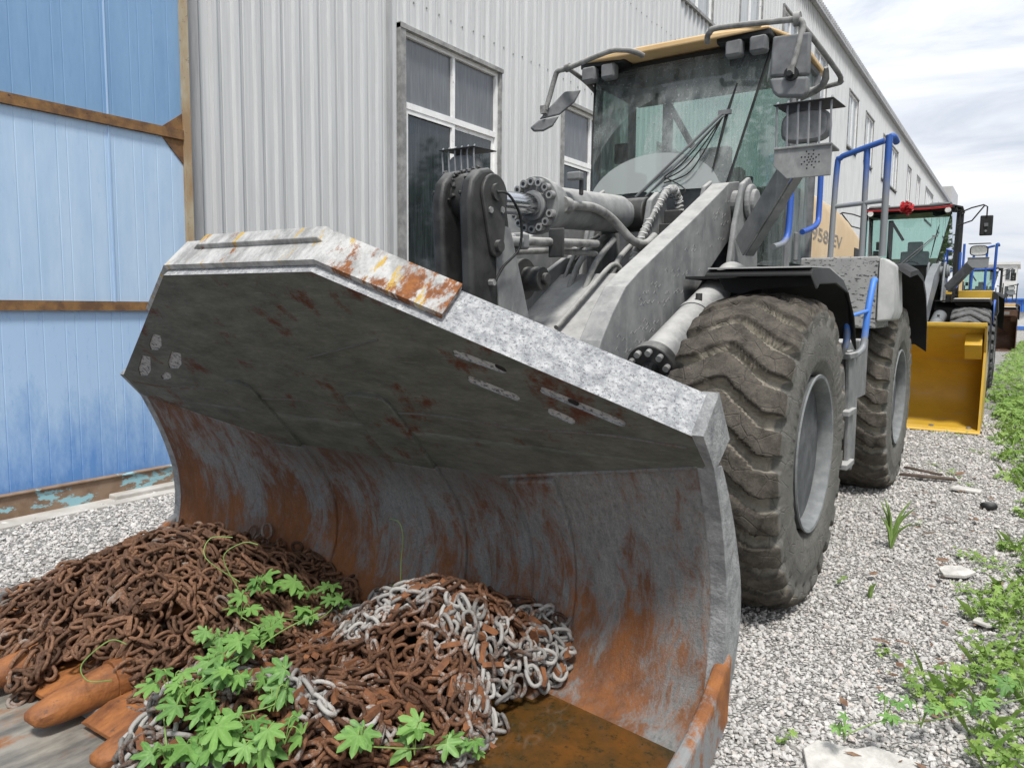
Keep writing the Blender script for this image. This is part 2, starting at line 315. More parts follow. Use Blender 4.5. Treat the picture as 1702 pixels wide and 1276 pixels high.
    s.bsdf(c, .9, 0, s.bump(h, 1.0, .02), .25); M['ground'] = s.m
    s = NT('gravel_stone')
    isl = s.n('ShaderNodeNewGeometry').outputs['Random Per Island']
    r = s.n('ShaderNodeValToRGB', {'Fac': isl}); e = r.color_ramp.elements
    e[0].color = (.24, .23, .215, 1); e[1].color = (.68, .66, .625, 1); e[1].position = 1
    q = e.new(.25); q.color = (.40, .385, .37, 1); q = e.new(.6); q.color = (.55, .535, .515, 1); q = e.new(.78); q.color = (.46, .40, .35, 1)
    c = s.mix(s.ramp(s.noise(90, 4, .7), .35, .65), s.mix(.75, (.8, .8, .8), r.outputs['Color'], 'MULTIPLY') if False else r.outputs['Color'], (.46, .445, .43))
    s.bsdf(c, .9, 0, s.bump(s.noise(150, 4, .7), .4, .003), .25); M['stone'] = s.m
    M['plate'] = surf('worn_steel_plate', (.11, .105, .095), (.27, .25, .215), 9, .38, .62, .42, bs=50, bstr=.4, bd=.004, third=((.25, .115, .05), 5, .53, .63, (1, .5, 1)), stretch=(1.2, .35, 1))
    s = NT('rusty_puddle_water')
    a = s.noise(4, 6, .7)
    c = s.mix(s.ramp(a, .35, .65), (.030, .026, .010), (.125, .052, .012))
    c = s.mix(s.ramp(s.noise(22, 8, .8), .52, .66), c, (.022, .022, .010))
    s.bsdf(c, .08, 0, s.bump(s.noise(9, 3, .5), .03, .01), .5); M['water'] = s.m
    # leaves
    def leaf(name, a, b):
        s = NT(name)
        isl = s.n('ShaderNodeNewGeometry').outputs['Random Per Island']
        c = s.mix(isl, a, b)
        rib = s.n('ShaderNodeAttribute', attribute_name='rib').outputs['Fac']
        c = s.mix(s.math('MULTIPLY', s.math('POWER', rib, 3.), .30), c, (.34, .50, .20))
        c = s.mix(s.math('MULTIPLY', s.ramp(s.noise(14, 5, .7), .5, .68), .35), c, tuple(v*.6 for v in a))
        c = s.mix(s.math('MULTIPLY', s.ramp(s.noise(60, 4, .7), .5, .65), .25), c, tuple(v*1.7 for v in b))
        p = s.n('ShaderNodeBsdfPrincipled', {'Base Color': c, 'Roughness': .5, 'Specular IOR Level': .4})
        t = s.n('ShaderNodeBsdfTranslucent', {'Color': c})
        s.l(s.n('ShaderNodeMixShader', {0: .3, 1: p.outputs[0], 2: t.outputs[0]}).outputs[0], s.out.inputs['Surface']); return s.m
    M['leaf'] = leaf('vine_leaf', (.085, .205, .045), (.19, .36, .085))
    M['weed'] = leaf('weed_leaf', (.12, .22, .04), (.27, .40, .09))
    M['tree_leaf'] = leaf('tree_leaf', (.025, .06, .015), (.06, .12, .03))
    M['stem'] = surf('pale_green_stem', (.20, .30, .08), (.14, .22, .06), 10, .4, .6, .6)
    M['bark'] = surf('bark', (.09, .07, .05), (.14, .11, .08), 8, .4, .6, .9)
    M['dry'] = surf('dry_leaf_brown', (.13, .070, .042), (.24, .155, .10), 14, .4, .6, .8)
    M['wood'] = surf('dark_wood', (.035, .025, .02), (.12, .09, .07), 12, .4, .6, .9, stretch=(.3, 2, 1))
    M['red'] = surf('red_ribbon', (.35, .015, .02), (.50, .03, .035), 6, .4, .6, .3, spec=.6)
    M['lens_dusty'] = surf('dusty_lens', (.15, .155, .16), (.24, .245, .25), 8, .4, .6, .45, bs=100, bstr=.1, spec=.6)
    M['lens'] = surf('lamp_lens', (.62, .63, .62), (.75, .75, .73), 30, .4, .6, .15, spec=.8)
    M['seat'] = surf('grey_seat_cloth', (.17, .18, .19), (.22, .23, .24), 10, .4, .6, .9)
    M['letter'] = surf('faded_dark_letters', (.20, .19, .18), (.36, .30, .24), 14, .4, .6, .7)
    M['far_wall'] = surf('pale_far_wall', (.55, .55, .53), (.62, .61, .59), 2, .4, .6, .8)
    M['shed_blue'] = surf('blue_shed_sheet', (.04, .14, .50), (.05, .17, .55), 2, .4, .6, .5)
    M['brown_steel'] = surf('brown_rust_bucket', (.060, .032, .022), (.10, .05, .03), 4, .4, .6, .6, third=((.25, .15, .10), 3, .60, .75, (1, 1, 3)))
    M['black_rubber'] = surf('black_rubber', (.014, .014, .015), (.022, .022, .022), 4, .4, .6, .7)
materials()

# ------------------------------------------------------------------ mesh helpers
class MB:
    def __init__(s): s.v = []; s.f = []; s.mi = []; s.cur = 0
    def add(s, vs, fs):
        o = len(s.v); s.v += [tuple(v) for v in vs]; s.f += [tuple(i+o for i in f) for f in fs]; s.mi += [s.cur]*len(fs); return s
    def box(s, c, d, rot=None, taper=1.0):
        x, y, z = d[0]/2, d[1]/2, d[2]/2
        vs = [Vector((a*x*(taper if k > 0 else 1), b*y*(taper if k > 0 else 1), k*z)) for k in (-1, 1) for a, b in ((-1, -1), (1, -1), (1, 1), (-1, 1))]
        if rot is not None:
            if not isinstance(rot, Matrix): rot = Matrix.Rotation(rot[2], 3, 'Z') @ Matrix.Rotation(rot[1], 3, 'Y') @ Matrix.Rotation(rot[0], 3, 'X')
            vs = [rot @ v for v in vs]
        c = Vector(c)
        return s.add([v+c for v in vs], [(0, 3, 2, 1), (4, 5, 6, 7), (0, 1, 5, 4), (1, 2, 6, 5), (2, 3, 7, 6), (3, 0, 4, 7)])
    def bb(s, x0, x1, y0, y1, z0, z1): return s.box(((x0+x1)/2, (y0+y1)/2, (z0+z1)/2), (abs(x1-x0), abs(y1-y0), abs(z1-z0)))
    def prismx(s, poly, x0, x1):
        """extrude a (y,z) polygon along x"""
        n = len(poly); ar = sum(poly[i][0]*poly[(i+1) % n][1]-poly[(i+1) % n][0]*poly[i][1] for i in range(n))
        if ar < 0: poly = poly[::-1]
        if x0 > x1: x0, x1 = x1, x0
        vs = [(x0, y, z) for y, z in poly]+[(x1, y, z) for y, z in poly]
        return s.add(vs, [tuple(range(n))[::-1], tuple(range(n, 2*n))]+[(i, (i+1) % n, n+(i+1) % n, n+i) for i in range(n)])
    def prismy(s, poly, y0, y1):
        o = len(s.v); s.prismx([(a, b) for a, b in poly], y0, y1)
        for i in range(o, len(s.v)): x, y, z = s.v[i]; s.v[i] = (y, x, z)
        k = len(s.f)-1; nf = len(poly)+2
        for j in range(len(s.f)-nf, len(s.f)): s.f[j] = s.f[j][::-1]
        return s
    def slab(s, pts, th):
        """flat polygon of 3D points thickened along its normal"""
        P = [Vector(p) for p in pts]; n = (P[1]-P[0]).cross(P[2]-P[0]).normalized()*th/2; k = len(P)
        return s.add([p-n for p in P]+[p+n for p in P], [tuple(range(k))[::-1], tuple(range(k, 2*k))]+[(i, (i+1) % k, k+(i+1) % k, k+i) for i in range(k)])
    def rings(s, rs, close=False, cap=True):
        n = len(rs[0]); o = len(s.v)
        for r in rs: s.v += [tuple(p) for p in r]
        m = len(rs); fs = []
        for i in range(m-1 if not close else m):
            a, b = o+i*n, o+((i+1) % m)*n
            fs += [(a+j, a+(j+1) % n, b+(j+1) % n, b+j) for j in range(n)]
        if cap and not close: fs += [tuple(range(o, o+n))[::-1], tuple(range(o+(m-1)*n, o+m*n))]
        s.f += fs; s.mi += [s.cur]*len(fs); return s
    def tube(s, pts, r, seg=10, smooth=0, closed=False):
        P = [Vector(p) for p in pts]
        if smooth:
            Q = []; n = len(P)
            for i in range(n-1 if not closed else n):
                p0, p1, p2, p3 = (P[(i-1) % n] if closed or i else P[0]), P[i], P[(i+1) % n], (P[(i+2) % n] if closed or i+2 < n else P[-1])
                for k in range(smooth):
                    t = k/smooth; Q.append(.5*((2*p1)+(-p0+p2)*t+(2*p0-5*p1+4*p2-p3)*t*t+(-p0+3*p1-3*p2+p3)*t**3))
            if not closed: Q.append(P[-1])
            P = Q
        n = len(P); T = []
        for i in range(n):
            a, b = (P[i-1] if i or closed else P[i]), (P[(i+1) % n] if i+1 < n or closed else P[i]); T.append((b-a).normalized())
        u = T[0].orthogonal().normalized(); rs = []
        for i in range(n):
            u = (u-T[i]*u.dot(T[i])).normalized(); w = T[i].cross(u); rr = r[min(i, len(r)-1)] if isinstance(r, (list, tuple)) else r
            rs.append([P[i]+(u*math.cos(2*math.pi*k/seg)+w*math.sin(2*math.pi*k/seg))*rr for k in range(seg)])
        return s.rings(rs, closed)
    def cyl(s, a, b, r, seg=20, r2=None): return s.tube([a, b], [r, r if r2 is None else r2], seg)
    def lathe(s, prof, axis_o=(0, 0, 0), seg=48, close=True):
        """profile (x, radius) revolved about the x axis at axis_o"""
        o = Vector(axis_o)
        rs = [[o+Vector((x, r*math.cos(2*math.pi*k/seg), r*math.sin(2*math.pi*k/seg))) for k in range(seg)] for x, r in prof]
        return s.rings(rs, close, True)
    def parts_x(s):
        """split into the pieces left and right of x = 0"""
        par = list(range(len(s.v)))
        def find(i):
            while par[i] != i: par[i] = par[par[i]]; i = par[i]
            return i
        for f in s.f:
            a = find(f[0])
            for i in f[1:]: par[find(i)] = a
        out = {}
        cx = {}
        for i, v in enumerate(s.v): cx.setdefault(find(i), []).append(v[0])
        for f in s.f:
            r = find(f[0]); k = 1 if sum(cx[r])/len(cx[r]) >= 0 else -1
            mb, mp = out.setdefault(k, (MB(), {}))
            for i in f:
                if i not in mp: mp[i] = len(mb.v); mb.v.append(s.v[i])
            mb.f.append(tuple(mp[i] for i in f)); mb.mi.append(0)
        return [o[0] for o in out.values()]
    def build(s, name, mats, parent=None, off=(0, 0, 0), bevel=0, smooth=None, seg=2, solid=0):
        me = bpy.data.meshes.new(name)
        o = off; me.from_pydata([(x-o[0], y-o[1], z-o[2]) for x, y, z in s.v], [], s.f)
        for mt in (mats if isinstance(mats, (list, tuple)) else [mats]): me.materials.append(M[mt] if isinstance(mt, str) else mt)
        if any(s.mi): me.polygons.foreach_set('material_index', s.mi)
        if smooth is not None:
            me.shade_smooth() if smooth >= 180 else (me.shade_smooth(), me.set_sharp_from_angle(angle=R(smooth)))
        me.update()
        ob = bpy.data.objects.new(name, me); COL.objects.link(ob)
        if parent: ob.parent = parent
        if solid:
            q = ob.modifiers.new('thickness', 'SOLIDIFY'); q.thickness = abs(solid); q.offset = -1 if solid > 0 else 1
        if bevel:
            q = ob.modifiers.new('bevel', 'BEVEL'); q.width = bevel; q.segments = seg; q.limit_method = 'ANGLE'; q.angle_limit = R(38)
        return ob

def tag(o, label=None, cat=None, group=None, kind=None):
    if label: o['label'] = label
    if cat: o['category'] = cat
    if group: o['group'] = group
    if kind: o['kind'] = kind
    return o
def empty(name, loc, rz=0, parent=None):
    o = bpy.data.objects.new(name, None); COL.objects.link(o); o.location = loc; o.rotation_euler = (0, 0, rz); o.empty_display_size = .2
    if parent: o.parent = parent
    return o
def fast_mesh(name, V, F, mat, smooth=False, parent=None):
    """V (n,3) array, F (m,k) array of equal-size faces"""
    me = bpy.data.meshes.new(name); V = np.asarray(V, np.float32); F = np.asarray(F, np.int32); k = F.shape[1]
    me.vertices.add(len(V)); me.vertices.foreach_set('co', V.ravel())
    me.loops.add(F.size); me.loops.foreach_set('vertex_index', F.ravel())
    me.polygons.add(len(F)); me.polygons.foreach_set('loop_start', np.arange(0, F.size, k, dtype=np.int32))
    me.polygons.foreach_set('loop_total', np.full(len(F), k, np.int32))
    me.update(calc_edges=True); me.validate()
    (me.shade_smooth if smooth else me.shade_flat)()
    for mt in (mat if isinstance(mat, (list, tuple)) else [mat]): me.materials.append(M[mt])
    o = bpy.data.objects.new(name, me); COL.objects.link(o)
    if parent: o.parent = parent
    return o
def lerp(a, b, t): return a+(b-a)*t
SPLIT = {'platform_box', 'rear_fender', 'boom_tower', 'fender_panel', 'corner_gusset', 'light_housing', 'side_plate', 'roof_liner_'}
OFF = (0, 3.97, 0)      # loader meshes are written with Y of the first machine; its front axle is at 3.97
_mesh_cache = {}

def tyre_mesh(mat, nphi=768, seedv=0):
    key = ('tyre', mat, nphi)
    if key in _mesh_cache: return _mesh_cache[key]
    base = [(-.25, .395), (-.29, .42), (-.315, .50), (-.322, .58), (-.31, .65), (-.29, .705), (-.255, .735), (-.18, .752), (-.09, .76), (0, .763), (.09, .76), (.18, .752), (.255, .728), (.29, .700), (.31, .65), (.322, .58), (.315, .50), (.29, .42), (.25, .395)]
    b = np.array(base); b[:, 0] *= .89; d = np.r_[0, np.cumsum(np.hypot(*np.diff(b, axis=0).T))]
    s = np.linspace(0, d[-1], 72); w = np.interp(s, d, b[:, 0]); r = np.interp(s, d, b[:, 1])
    # fine smoothing of the section
    for _ in range(2): w[1:-1] = (w[:-2]+2*w[1:-1]+w[2:])/4; r[1:-1] = (r[:-2]+2*r[1:-1]+r[2:])/4
    phi = np.linspace(0, 2*math.pi, nphi, endpoint=False)
    PH, Wd = np.meshgrid(phi, w, indexing='ij'); _, RR = np.meshgrid(phi, r, indexing='ij')
    wn = Wd/.267
    rise = np.interp(wn, [-1.1, -.72, -.12, .02, .66, 1.1], [.02, -.08, .36, .36, -.42, -.50])
    N = 26
    jit = np.zeros_like(PH)
    for i in range(nphi):
        for j in range(0, len(w)):
            jit[i, j] = mnoise.noise(Vector((math.cos(phi[i])*9+seedv, math.sin(phi[i])*9, w[j]*26)))
    u = PH*N/(2*math.pi)-rise+jit*.06
    dd = np.abs(u-np.round(u))
    gw = .135+.04*np.abs(wn)**2
    lug = np.clip((dd-gw)/.045, 0, 1); lug = lug*lug*(3-2*lug)
    fade = np.clip((RR-.66)/.06, 0, 1)
    lugf = lug*fade
    nrm_w = np.gradient(r); nrm_r = -np.gradient(w); ln = np.hypot(nrm_w, nrm_r)+1e-9
    nw = -nrm_w/ln; nr = -nrm_r/ln   # outward
    if nr[len(w)//2] < 0: nw, nr = -nw, -nr
    wallz = np.clip((.70-RR)/.02, 0, 1); ring = np.exp(-((RR-.60)/.006)**2)*.006+np.exp(-((RR-.475)/.006)**2)*.005
    h = .062*lugf*(1+.12*jit)+.003*jit-.018*fade+wallz*(ring+.004*(np.sin(PH*60)>.2)*np.exp(-((RR-.54)/.035)**4)*(np.sin(PH*3)>0.1))
    X = Wd+nw[None, :]*h; Q = RR+nr[None, :]*h
    V = np.stack([X, -Q*np.cos(PH), Q*np.sin(PH)], -1).reshape(-1, 3)
    n, mm = PH.shape; I = np.arange(n)[:, None]; J = np.arange(mm-1)[None, :]
    a = I*mm+J; bq = ((I+1) % n)*mm+J
    F = np.stack([a, a+1, bq+1, bq], -1).reshape(-1, 4)
    o = fast_mesh('tyre', V, F, mat, True); me = o.data
    bpy.data.objects.remove(o)
    at = me.attributes.new('lug', 'FLOAT', 'POINT'); at.data.foreach_set('value', lugf.ravel().astype(np.float32))
    wl = np.clip((.725-RR)/.03, 0, 1)*(1-lugf*.6)
    at = me.attributes.new('wall', 'FLOAT', 'POINT'); at.data.foreach_set('value', wl.ravel().astype(np.float32))
    _mesh_cache[key] = me; return me

def rim_meshes():
    if 'rim' in _mesh_cache: return _mesh_cache['rim']
    a = MB().lathe([(.235, .388), (.285, .388), (.303, .403), (.311, .400), (.308, .385), (.290, .374), (.240, .368), (.20, .385)], seg=64, close=True)
    o = a.build('rim', 'rim', smooth=40); rim = o.data; bpy.data.objects.remove(o)
    c = MB().lathe([(.236, .3675), (.232, .345), (.165, .338), (.158, .312), (.085, .304), (.078, .285), (.085, .24), (.06, .19), (.06, .13), (.03, .125), (.03, .0001), (-.05, .0001), (-.05, .36)], seg=64, close=False)
    c.lathe([(.03, .0001), (.12, .0005), (.12, .085), (.10, .10), (.03, .105), (.03, .0002)], seg=32, close=False)
    for k in range(16):
        t = 2*math.pi*k/16; c.cyl((.07, .235*math.cos(t), .235*math.sin(t)), (.105, .235*math.cos(t), .235*math.sin(t)), .016, 6)
    o = c.build('hub', 'rim_shaded', smooth=40); hub = o.data; bpy.data.objects.remove(o)
    _mesh_cache['rim'] = (rim, hub); return rim, hub

def wheel(parent, x, Y, right, mat, rot=0.):
    w = MB().cyl((-.3, 0, 0), (-.06, 0, 0), .30, 24).build('wheel', 'rim_shaded', parent, smooth=40)
    w.location = (x, Y-OFF[1], .775); w.rotation_euler = (0, 0, math.pi if not right else 0)
    rim, hub = rim_meshes()
    for nm, me in (('tyre', tyre_mesh(mat)), ('rim', rim), ('hub', hub)):
        o = bpy.data.objects.new(nm, me); COL.objects.link(o); o.parent = w
        if nm == 'tyre': o.rotation_euler = (rot, 0, 0)
        else: o.location = (-.035, 0, 0)
    return w

# ---- bucket of the first machine -----------------------------------------------------------------
PC = [(2.218, 1.018), (2.378, .847), (2.47, .74), (2.545, .62), (2.585, .5), (2.59, .39), (2.57, .29), (2.51, .19), (2.40, .11), (2.2, .06), (1.9, .048), (1.52, .045)]
PE = [(2.218, 1.018), (2.2195, 1.0164), (2.31, .83), (2.375, .64), (2.392, .53), (2.395, .42), (2.38, .32), (2.35, .21), (2.28, .12), (2.12, .07), (1.88, .052), (1.52, .05)]
def _fine(P, k=5):
    Q = []; n = len(P)
    for i in range(n-1):
        p0, p1, p2, p3 = [Vector((*P[min(max(j, 0), n-1)], 0)) for j in (i-1, i, i+1, i+2)]
        for q in range(k):
            t = q/k; v = .5*((2*p1)+(-p0+p2)*t+(2*p0-5*p1+4*p2-p3)*t*t+(-p0+3*p1-3*p2+p3)*t**3); Q.append((v.x, v.y))
    Q.append(P[-1]); return Q
NPL = 5   # rows that lie on the guard's plane
PCF = [(lerp(PC[0][0], PC[1][0], i/NPL), lerp(PC[0][1], PC[1][1], i/NPL)) for i in range(NPL)]+_fine(PC[1:])
PEF = [(lerp(PE[0][0], PE[1][0], i/NPL), lerp(PE[0][1], PE[1][1], i/NPL)) for i in range(NPL)]+_fine(PE[1:])
def wingw(x): return max(0., min(1., (abs(x)-.66)/(1.50-.66)))
def shell_pt(x, i, lift=0.):
    w = wingw(x); y = lerp(PCF[i][0], PEF[i][0], w); z = lerp(PCF[i][1], PEF[i][1], w)
    if lift:
        j0, j1 = max(i-1, 0), min(i+1, len(PCF)-1)
        ty = PCF[j1][0]-PCF[j0][0]; tz = PCF[j1][1]-PCF[j0][1]; L = math.hypot(ty, tz)+1e-9
        y += tz/L*lift; z += -ty/L*lift
    return (x, y, z)
def floor_z(x, Y):
    """height of the bucket's inner surface at Y (lower branch)"""
    w = wingw(x); P = [(lerp(a[0], b[0], w), lerp(a[1], b[1], w)) for a, b in zip(PCF, PEF)]
    k = max(range(len(P)), key=lambda i: P[i][0]); low = P[k:]
    if Y >= low[0][0]: return low[0][1]
    for a, b in zip(low, low[1:]):
        if b[0] <= Y <= a[0]: return lerp(b[1], a[1], (Y-b[0])/(a[0]-b[0]+1e-9))
    return low[-1][1]
def back_y(x, z):
    w = wingw(x); P = [(lerp(a[0], b[0], w), lerp(a[1], b[1], w)) for a, b in zip(PCF, PEF)]
    for a, b in zip(P, P[1:]):
        if b[1] <= z <= a[1]: return lerp(b[0], a[0], (z-b[1])/(a[1]-b[1]+1e-9))
    return 2.2
def gp(x, s, n): return (x, 1.669+.683*s+.731*n, 1.605-.731*s+.683*n)

def bucket_worn(root):
    nx = 90; rows = len(PCF)
    V = []; F = []
    xs = [lerp(-1.50, 1.50, i/nx) for i in range(nx+1)]
    for x in xs:
        for i in range(rows):
            p = Vector(shell_pt(x, i))
            q = (mnoise.noise(Vector((x*3, p.y*3, p.z*3)))*.005+mnoise.noise(p*12)*.0012)*min(1., i/8)
            V.append((p.x, p.y-OFF[1]+q, p.z+q*.5))
    for i in range(nx):
        for j in range(rows-1):
            a = i*rows+j; b = a+rows; F.append((a, a+1, b+1, b))
    b = fast_mesh('bucket', V, F, ['bucket', 'guard'], True, root)
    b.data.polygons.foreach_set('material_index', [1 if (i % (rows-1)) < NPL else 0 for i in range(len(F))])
    b.data.set_sharp_from_angle(angle=R(16))
    q = b.modifiers.new('thickness', 'SOLIDIFY'); q.thickness = .03; q.offset = -1
    # spill guard: thick slab with slots and square holes, filled with packed grit
    def cap(cx, cs, L, wd, ang=0., n=6):
        out = []
        for sgn in (1, -1):
            for k in range(n+1):
                t = -math.pi/2+math.pi*k/n
                out.append((sgn*(L/2-wd/2)+sgn*math.cos(t)*wd/2, sgn*math.sin(t)*wd/2))
        ca, sa = math.cos(ang), math.sin(ang)
        return [(cx+u*ca-v*sa, cs+u*sa+v*ca) for u, v in out]
    def inv(u, v):   # pixel of the photograph -> (x, s) on the guard plane, used to take the slots' real places
        d = _fw+_rt*((u-851)/1260)-_up*((v-638)/1260); O = Vector((0, 0, CAMZ)); n = Vector((0, .731, .683)); P0 = Vector((0, 1.669, 1.605))
        P = O+d*((P0-O).dot(n)/d.dot(n)); return (P.x+2.3, (P-P0).dot(Vector((0, .683, -.731))))
    holes = []
    for (a, c, wd) in (((752, 585), (842, 617), .034), ((777, 628), (864, 663), .036), ((897, 646), (1040, 706), .036), ((910, 681), (956, 702), .036)):
        p, q2 = inv(*a), inv(*c); cx, cs = (p[0]+q2[0])/2, (p[1]+q2[1])/2; Ln = math.hypot(q2[0]-p[0], q2[1]-p[1]); holes.append(cap(cx, cs, Ln, wd, math.atan2(q2[1]-p[1], q2[0]-p[0])))
    for (cx, cy, w2, h2) in ((258, 568, 21, 27), (240, 607, 21, 34), (290, 598, 23, 28), (276, 624, 17, 13)):
        k = 3.5; pts = [(cx-w2/2+k+3, cy-h2/2), (cx+w2/2-1, cy-h2/2+k), (cx+w2/2, cy+h2/4), (cx+w2/2-k-2, cy+h2/2), (cx-w2/2+k, cy+h2/2), (cx-w2/2, cy+h2/4-2)]
        holes.append([inv(*q) for q in pts])
    outer = [(-.408, 0), (.408, 0), (1.52, .65), (1.53, .79), (1.52, .806), (-1.52, .806), (-1.53, .79), (-1.52, .65)]
    T = .165
    vs = []; fs = []
    loops = [outer]+holes
    flat = [p for lp in loops for p in lp]
    tri = tessellate_polygon([[Vector((x, s_, 0)) for x, s_ in lp] for lp in loops])
    g = MB(); g.add([gp(x, s_, 0) for x, s_ in flat], [tuple(t) for t in tri])
    no = len(outer)
    # outer walls and back
    ov = [gp(x, s_, 0) for x, s_ in outer]; bk = [gp(x, s_, T) for x, s_ in outer]
    g.add(ov+bk, [(i, (i+1) % no, no+(i+1) % no, no+i) for i in range(no)]+[tuple(range(no, 2*no))])
    for h in holes:
        k = len(h); g.add([gp(x, s_, 0) for x, s_ in h]+[gp(x, s_, .05) for x, s_ in h], [(i, (i+1) % k, k+(i+1) % k, k+i) for i in range(k)])
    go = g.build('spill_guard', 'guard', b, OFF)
    bm = bmesh.new(); bm.from_mesh(go.data); bmesh.ops.remove_doubles(bm, verts=bm.verts, dist=.0005)
    bmesh.ops.recalc_face_normals(bm, faces=bm.faces); bm.to_mesh(go.data); bm.free()
    for i, h in enumerate(holes):
        pl = MB(); pl.add([gp(x+.002*math.sin(j*9.), s_, .004 if i != 2 else .008) for j, (x, s_) in enumerate(h)], [tuple(range(len(h)))])
        pl.build('packed_grit', 'rubble', b, OFF)
    for (a, c, wd) in (((822, 607), (843, 617), .024), ((943, 665), (962, 673), .022)):
        p, q2 = inv(*a), inv(*c); dk = MB(); dk.add([gp(x, s_, .002) for x, s_ in cap((p[0]+q2[0])/2, (p[1]+q2[1])/2, math.hypot(q2[0]-p[0], q2[1]-p[1]), wd, math.atan2(q2[1]-p[1], q2[0]-p[0]))], [tuple(range(14))])
        dk.build('slot_opening', 'black', b, OFF)
    # weld beads
    wb = MB()
    pts = [gp(x, .70+.01*math.sin(x*9), -.001) for x in np.linspace(-1.49, 1.49, 50)]
    wb.tube(pts, .0045, 6); wb.tube([gp(.05, .42, 0), gp(.5, .30, 0)], .004, 6)
    wb.tube([shell_pt(x, NPL, .001) for x in np.linspace(.66, 1.49, 30)], .007, 6); wb.tube([shell_pt(-x, NPL, .001) for x in np.linspace(.66, 1.49, 30)], .006, 6)
    wb.build('weld_bead', 'bucket', b, OFF, smooth=60)
    # cap plates on the guard's upper edge
    out = [(-.80, .225), (-.408, -.002), (.408, -.002), (.80, .225)]
    def offp(p, d):
        nrm = {0: (-.505, -.863), 1: (-.25, -.97), 2: (.25, -.97), 3: (.505, -.863)}[p[1]]
        return (p[0][0]+nrm[0]*d, p[0][1]+nrm[1]*d)
    lo = [offp((o, i), .001) for i, o in enumerate(out)]; hi = [offp((o, i), .024) for i, o in enumerate(out)]
    cpm = MB()
    for i in range(3):
        q = [lo[i], lo[i+1], hi[i+1], hi[i]]
        cpm.add([gp(x, s_, .03) for x, s_ in q]+[gp(x, s_, .17) for x, s_ in q], [(0, 1, 2, 3), (7, 6, 5, 4), (0, 4, 5, 1), (1, 5, 6, 2), (2, 6, 7, 3), (3, 7, 4, 0)])
    o = cpm.build('guard_cap', 'cap', b, OFF)
    bm = bmesh.new(); bm.from_mesh(o.data); bmesh.ops.remove_doubles(bm, verts=bm.verts, dist=.0005); bmesh.ops.recalc_face_normals(bm, faces=bm.faces); bm.to_mesh(o.data); bm.free()
    t = MB(); q = [(-.33, -.022), (.39, -.022), (.37, -.045), (-.28, -.045)]
    t.add([gp(x, s_, .12) for x, s_ in q]+[gp(x, s_, .18) for x, s_ in q], [(3, 2, 1, 0), (4, 5, 6, 7), (0, 1, 5, 4), (1, 2, 6, 5), (2, 3, 7, 6), (3, 0, 4, 7)]); t.build('stop_plate', 'cap', b, OFF, bevel=.004)
    # wear strips up the back of the shell
    for x0, x1, i0 in ((-.66, -.47, -1), (.10, .34, -1), (.70, .92, 6)):
        w = MB(); up = []
        if i0 < 0:
            for s_, inset in ((.60, .05), (.62, .012), (.65, 0), (.72, 0), (.78, 0)):
                p, q = gp(x0+inset, s_, -.016), gp(x1-inset, s_, -.016); up.append([p, q, gp(x1-inset, s_, .01), gp(x0+inset, s_, .01)])
            i0 = 1
        for i in range(i0, len(PCF)-6):
            up.append([shell_pt(x0, i, .018), shell_pt(x1, i, .018), shell_pt(x1, i, -.012), shell_pt(x0, i, -.012)])
        nu = len(up)-(len(PCF)-6-i0)+max(0, NPL-i0)+1
        if nu > 1: w.cur = 1; w.rings(up[:nu]); w.cur = 0
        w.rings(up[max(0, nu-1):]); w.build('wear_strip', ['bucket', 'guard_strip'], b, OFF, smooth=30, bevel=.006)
    # side plates, cheeks (side cutters)
    side = MB(); poly = [PEF[i] for i in range(0, len(PEF)-8)]
    backp = [(y+lerp(.03, .16, math.sin(math.pi*i/(len(poly)-1))), z) for i, (y, z) in enumerate(poly)]
    for sx in (-1, 1):
        side.prismx([(poly[0][0]-.105, poly[0][1]+.115)]+poly+backp[::-1]+[(2.36, 1.09), (2.24, 1.25)], sx*1.50, sx*1.555)
    for h_ in side.parts_x(): h_.build('side_plate', 'side', b, OFF, bevel=.008)
    for sx in (-1, 1):
        ck = MB(); ck.prismx([(2.44, .36), (2.36, .325), (2.27, .265), (2.14, .21), (1.95, .165), (1.75, .160), (1.5, .18), (1.33, .13), (1.28, .06), (1.34, .012), (2.2, .012), (2.42, .12)], sx*1.520, sx*1.570)
        ck.build('side_cutter', 'rust', b, OFF, bevel=.018, seg=3)
    # base edge and edge segments
    e = MB(); e.prismx([(1.60, .075), (1.60, .012), (1.30, .016), (1.33, .045)], -1.50, 1.50); e.build('base_edge', 'rust', b, OFF, bevel=.006)
    tx = [-1.29, -.86, -.43, 0, .43, .86, 1.29]
    for k, x in enumerate(tx):
        if k < 6:
            sg = MB(); xa, xb = x+.10, x+.33
            prof = [(1.26, .035, .05), (1.36, .03, .085), (1.58, .03, .095), (1.72, .03, .065)]
            xa, xb = x+.085, x+.345
            rs = [[(xa, y, zb), (xb, y, zb), (xb, y, zt-.012), (lerp(xa, xb, .85), y, zt), (lerp(xa, xb, .15), y, zt), (xa, y, zt-.012)] for y, zb, zt in prof]
            sg.rings(rs); sg.build('edge_segment', 'tooth', b, OFF, bevel=.008, smooth=50)
        tt = MB()   # tooth tip: blunt wedge with a crowned top
        def sec(y, hw, zb, zt, cr=.3): return [(x+u*hw, y, lerp(zb, zt, v)) for u, v in ((-1, .15), (-.8, 0), (.8, 0), (1, .15), (1, .62), (.55, .92), (.2, 1), (-.2, 1), (-.55, .92), (-1, .62))]
        rs = [sec(1.125, .020, .075, .095), sec(1.135, .038, .062, .108), sec(1.16, .050, .050, .118), sec(1.21, .056, .044, .132), sec(1.30, .060, .042, .150), sec(1.385, .063, .042, .165), sec(1.41, .064, .042, .168)]
        tt.rings(rs); tt.build('tooth', 'tooth', b, OFF, smooth=42)
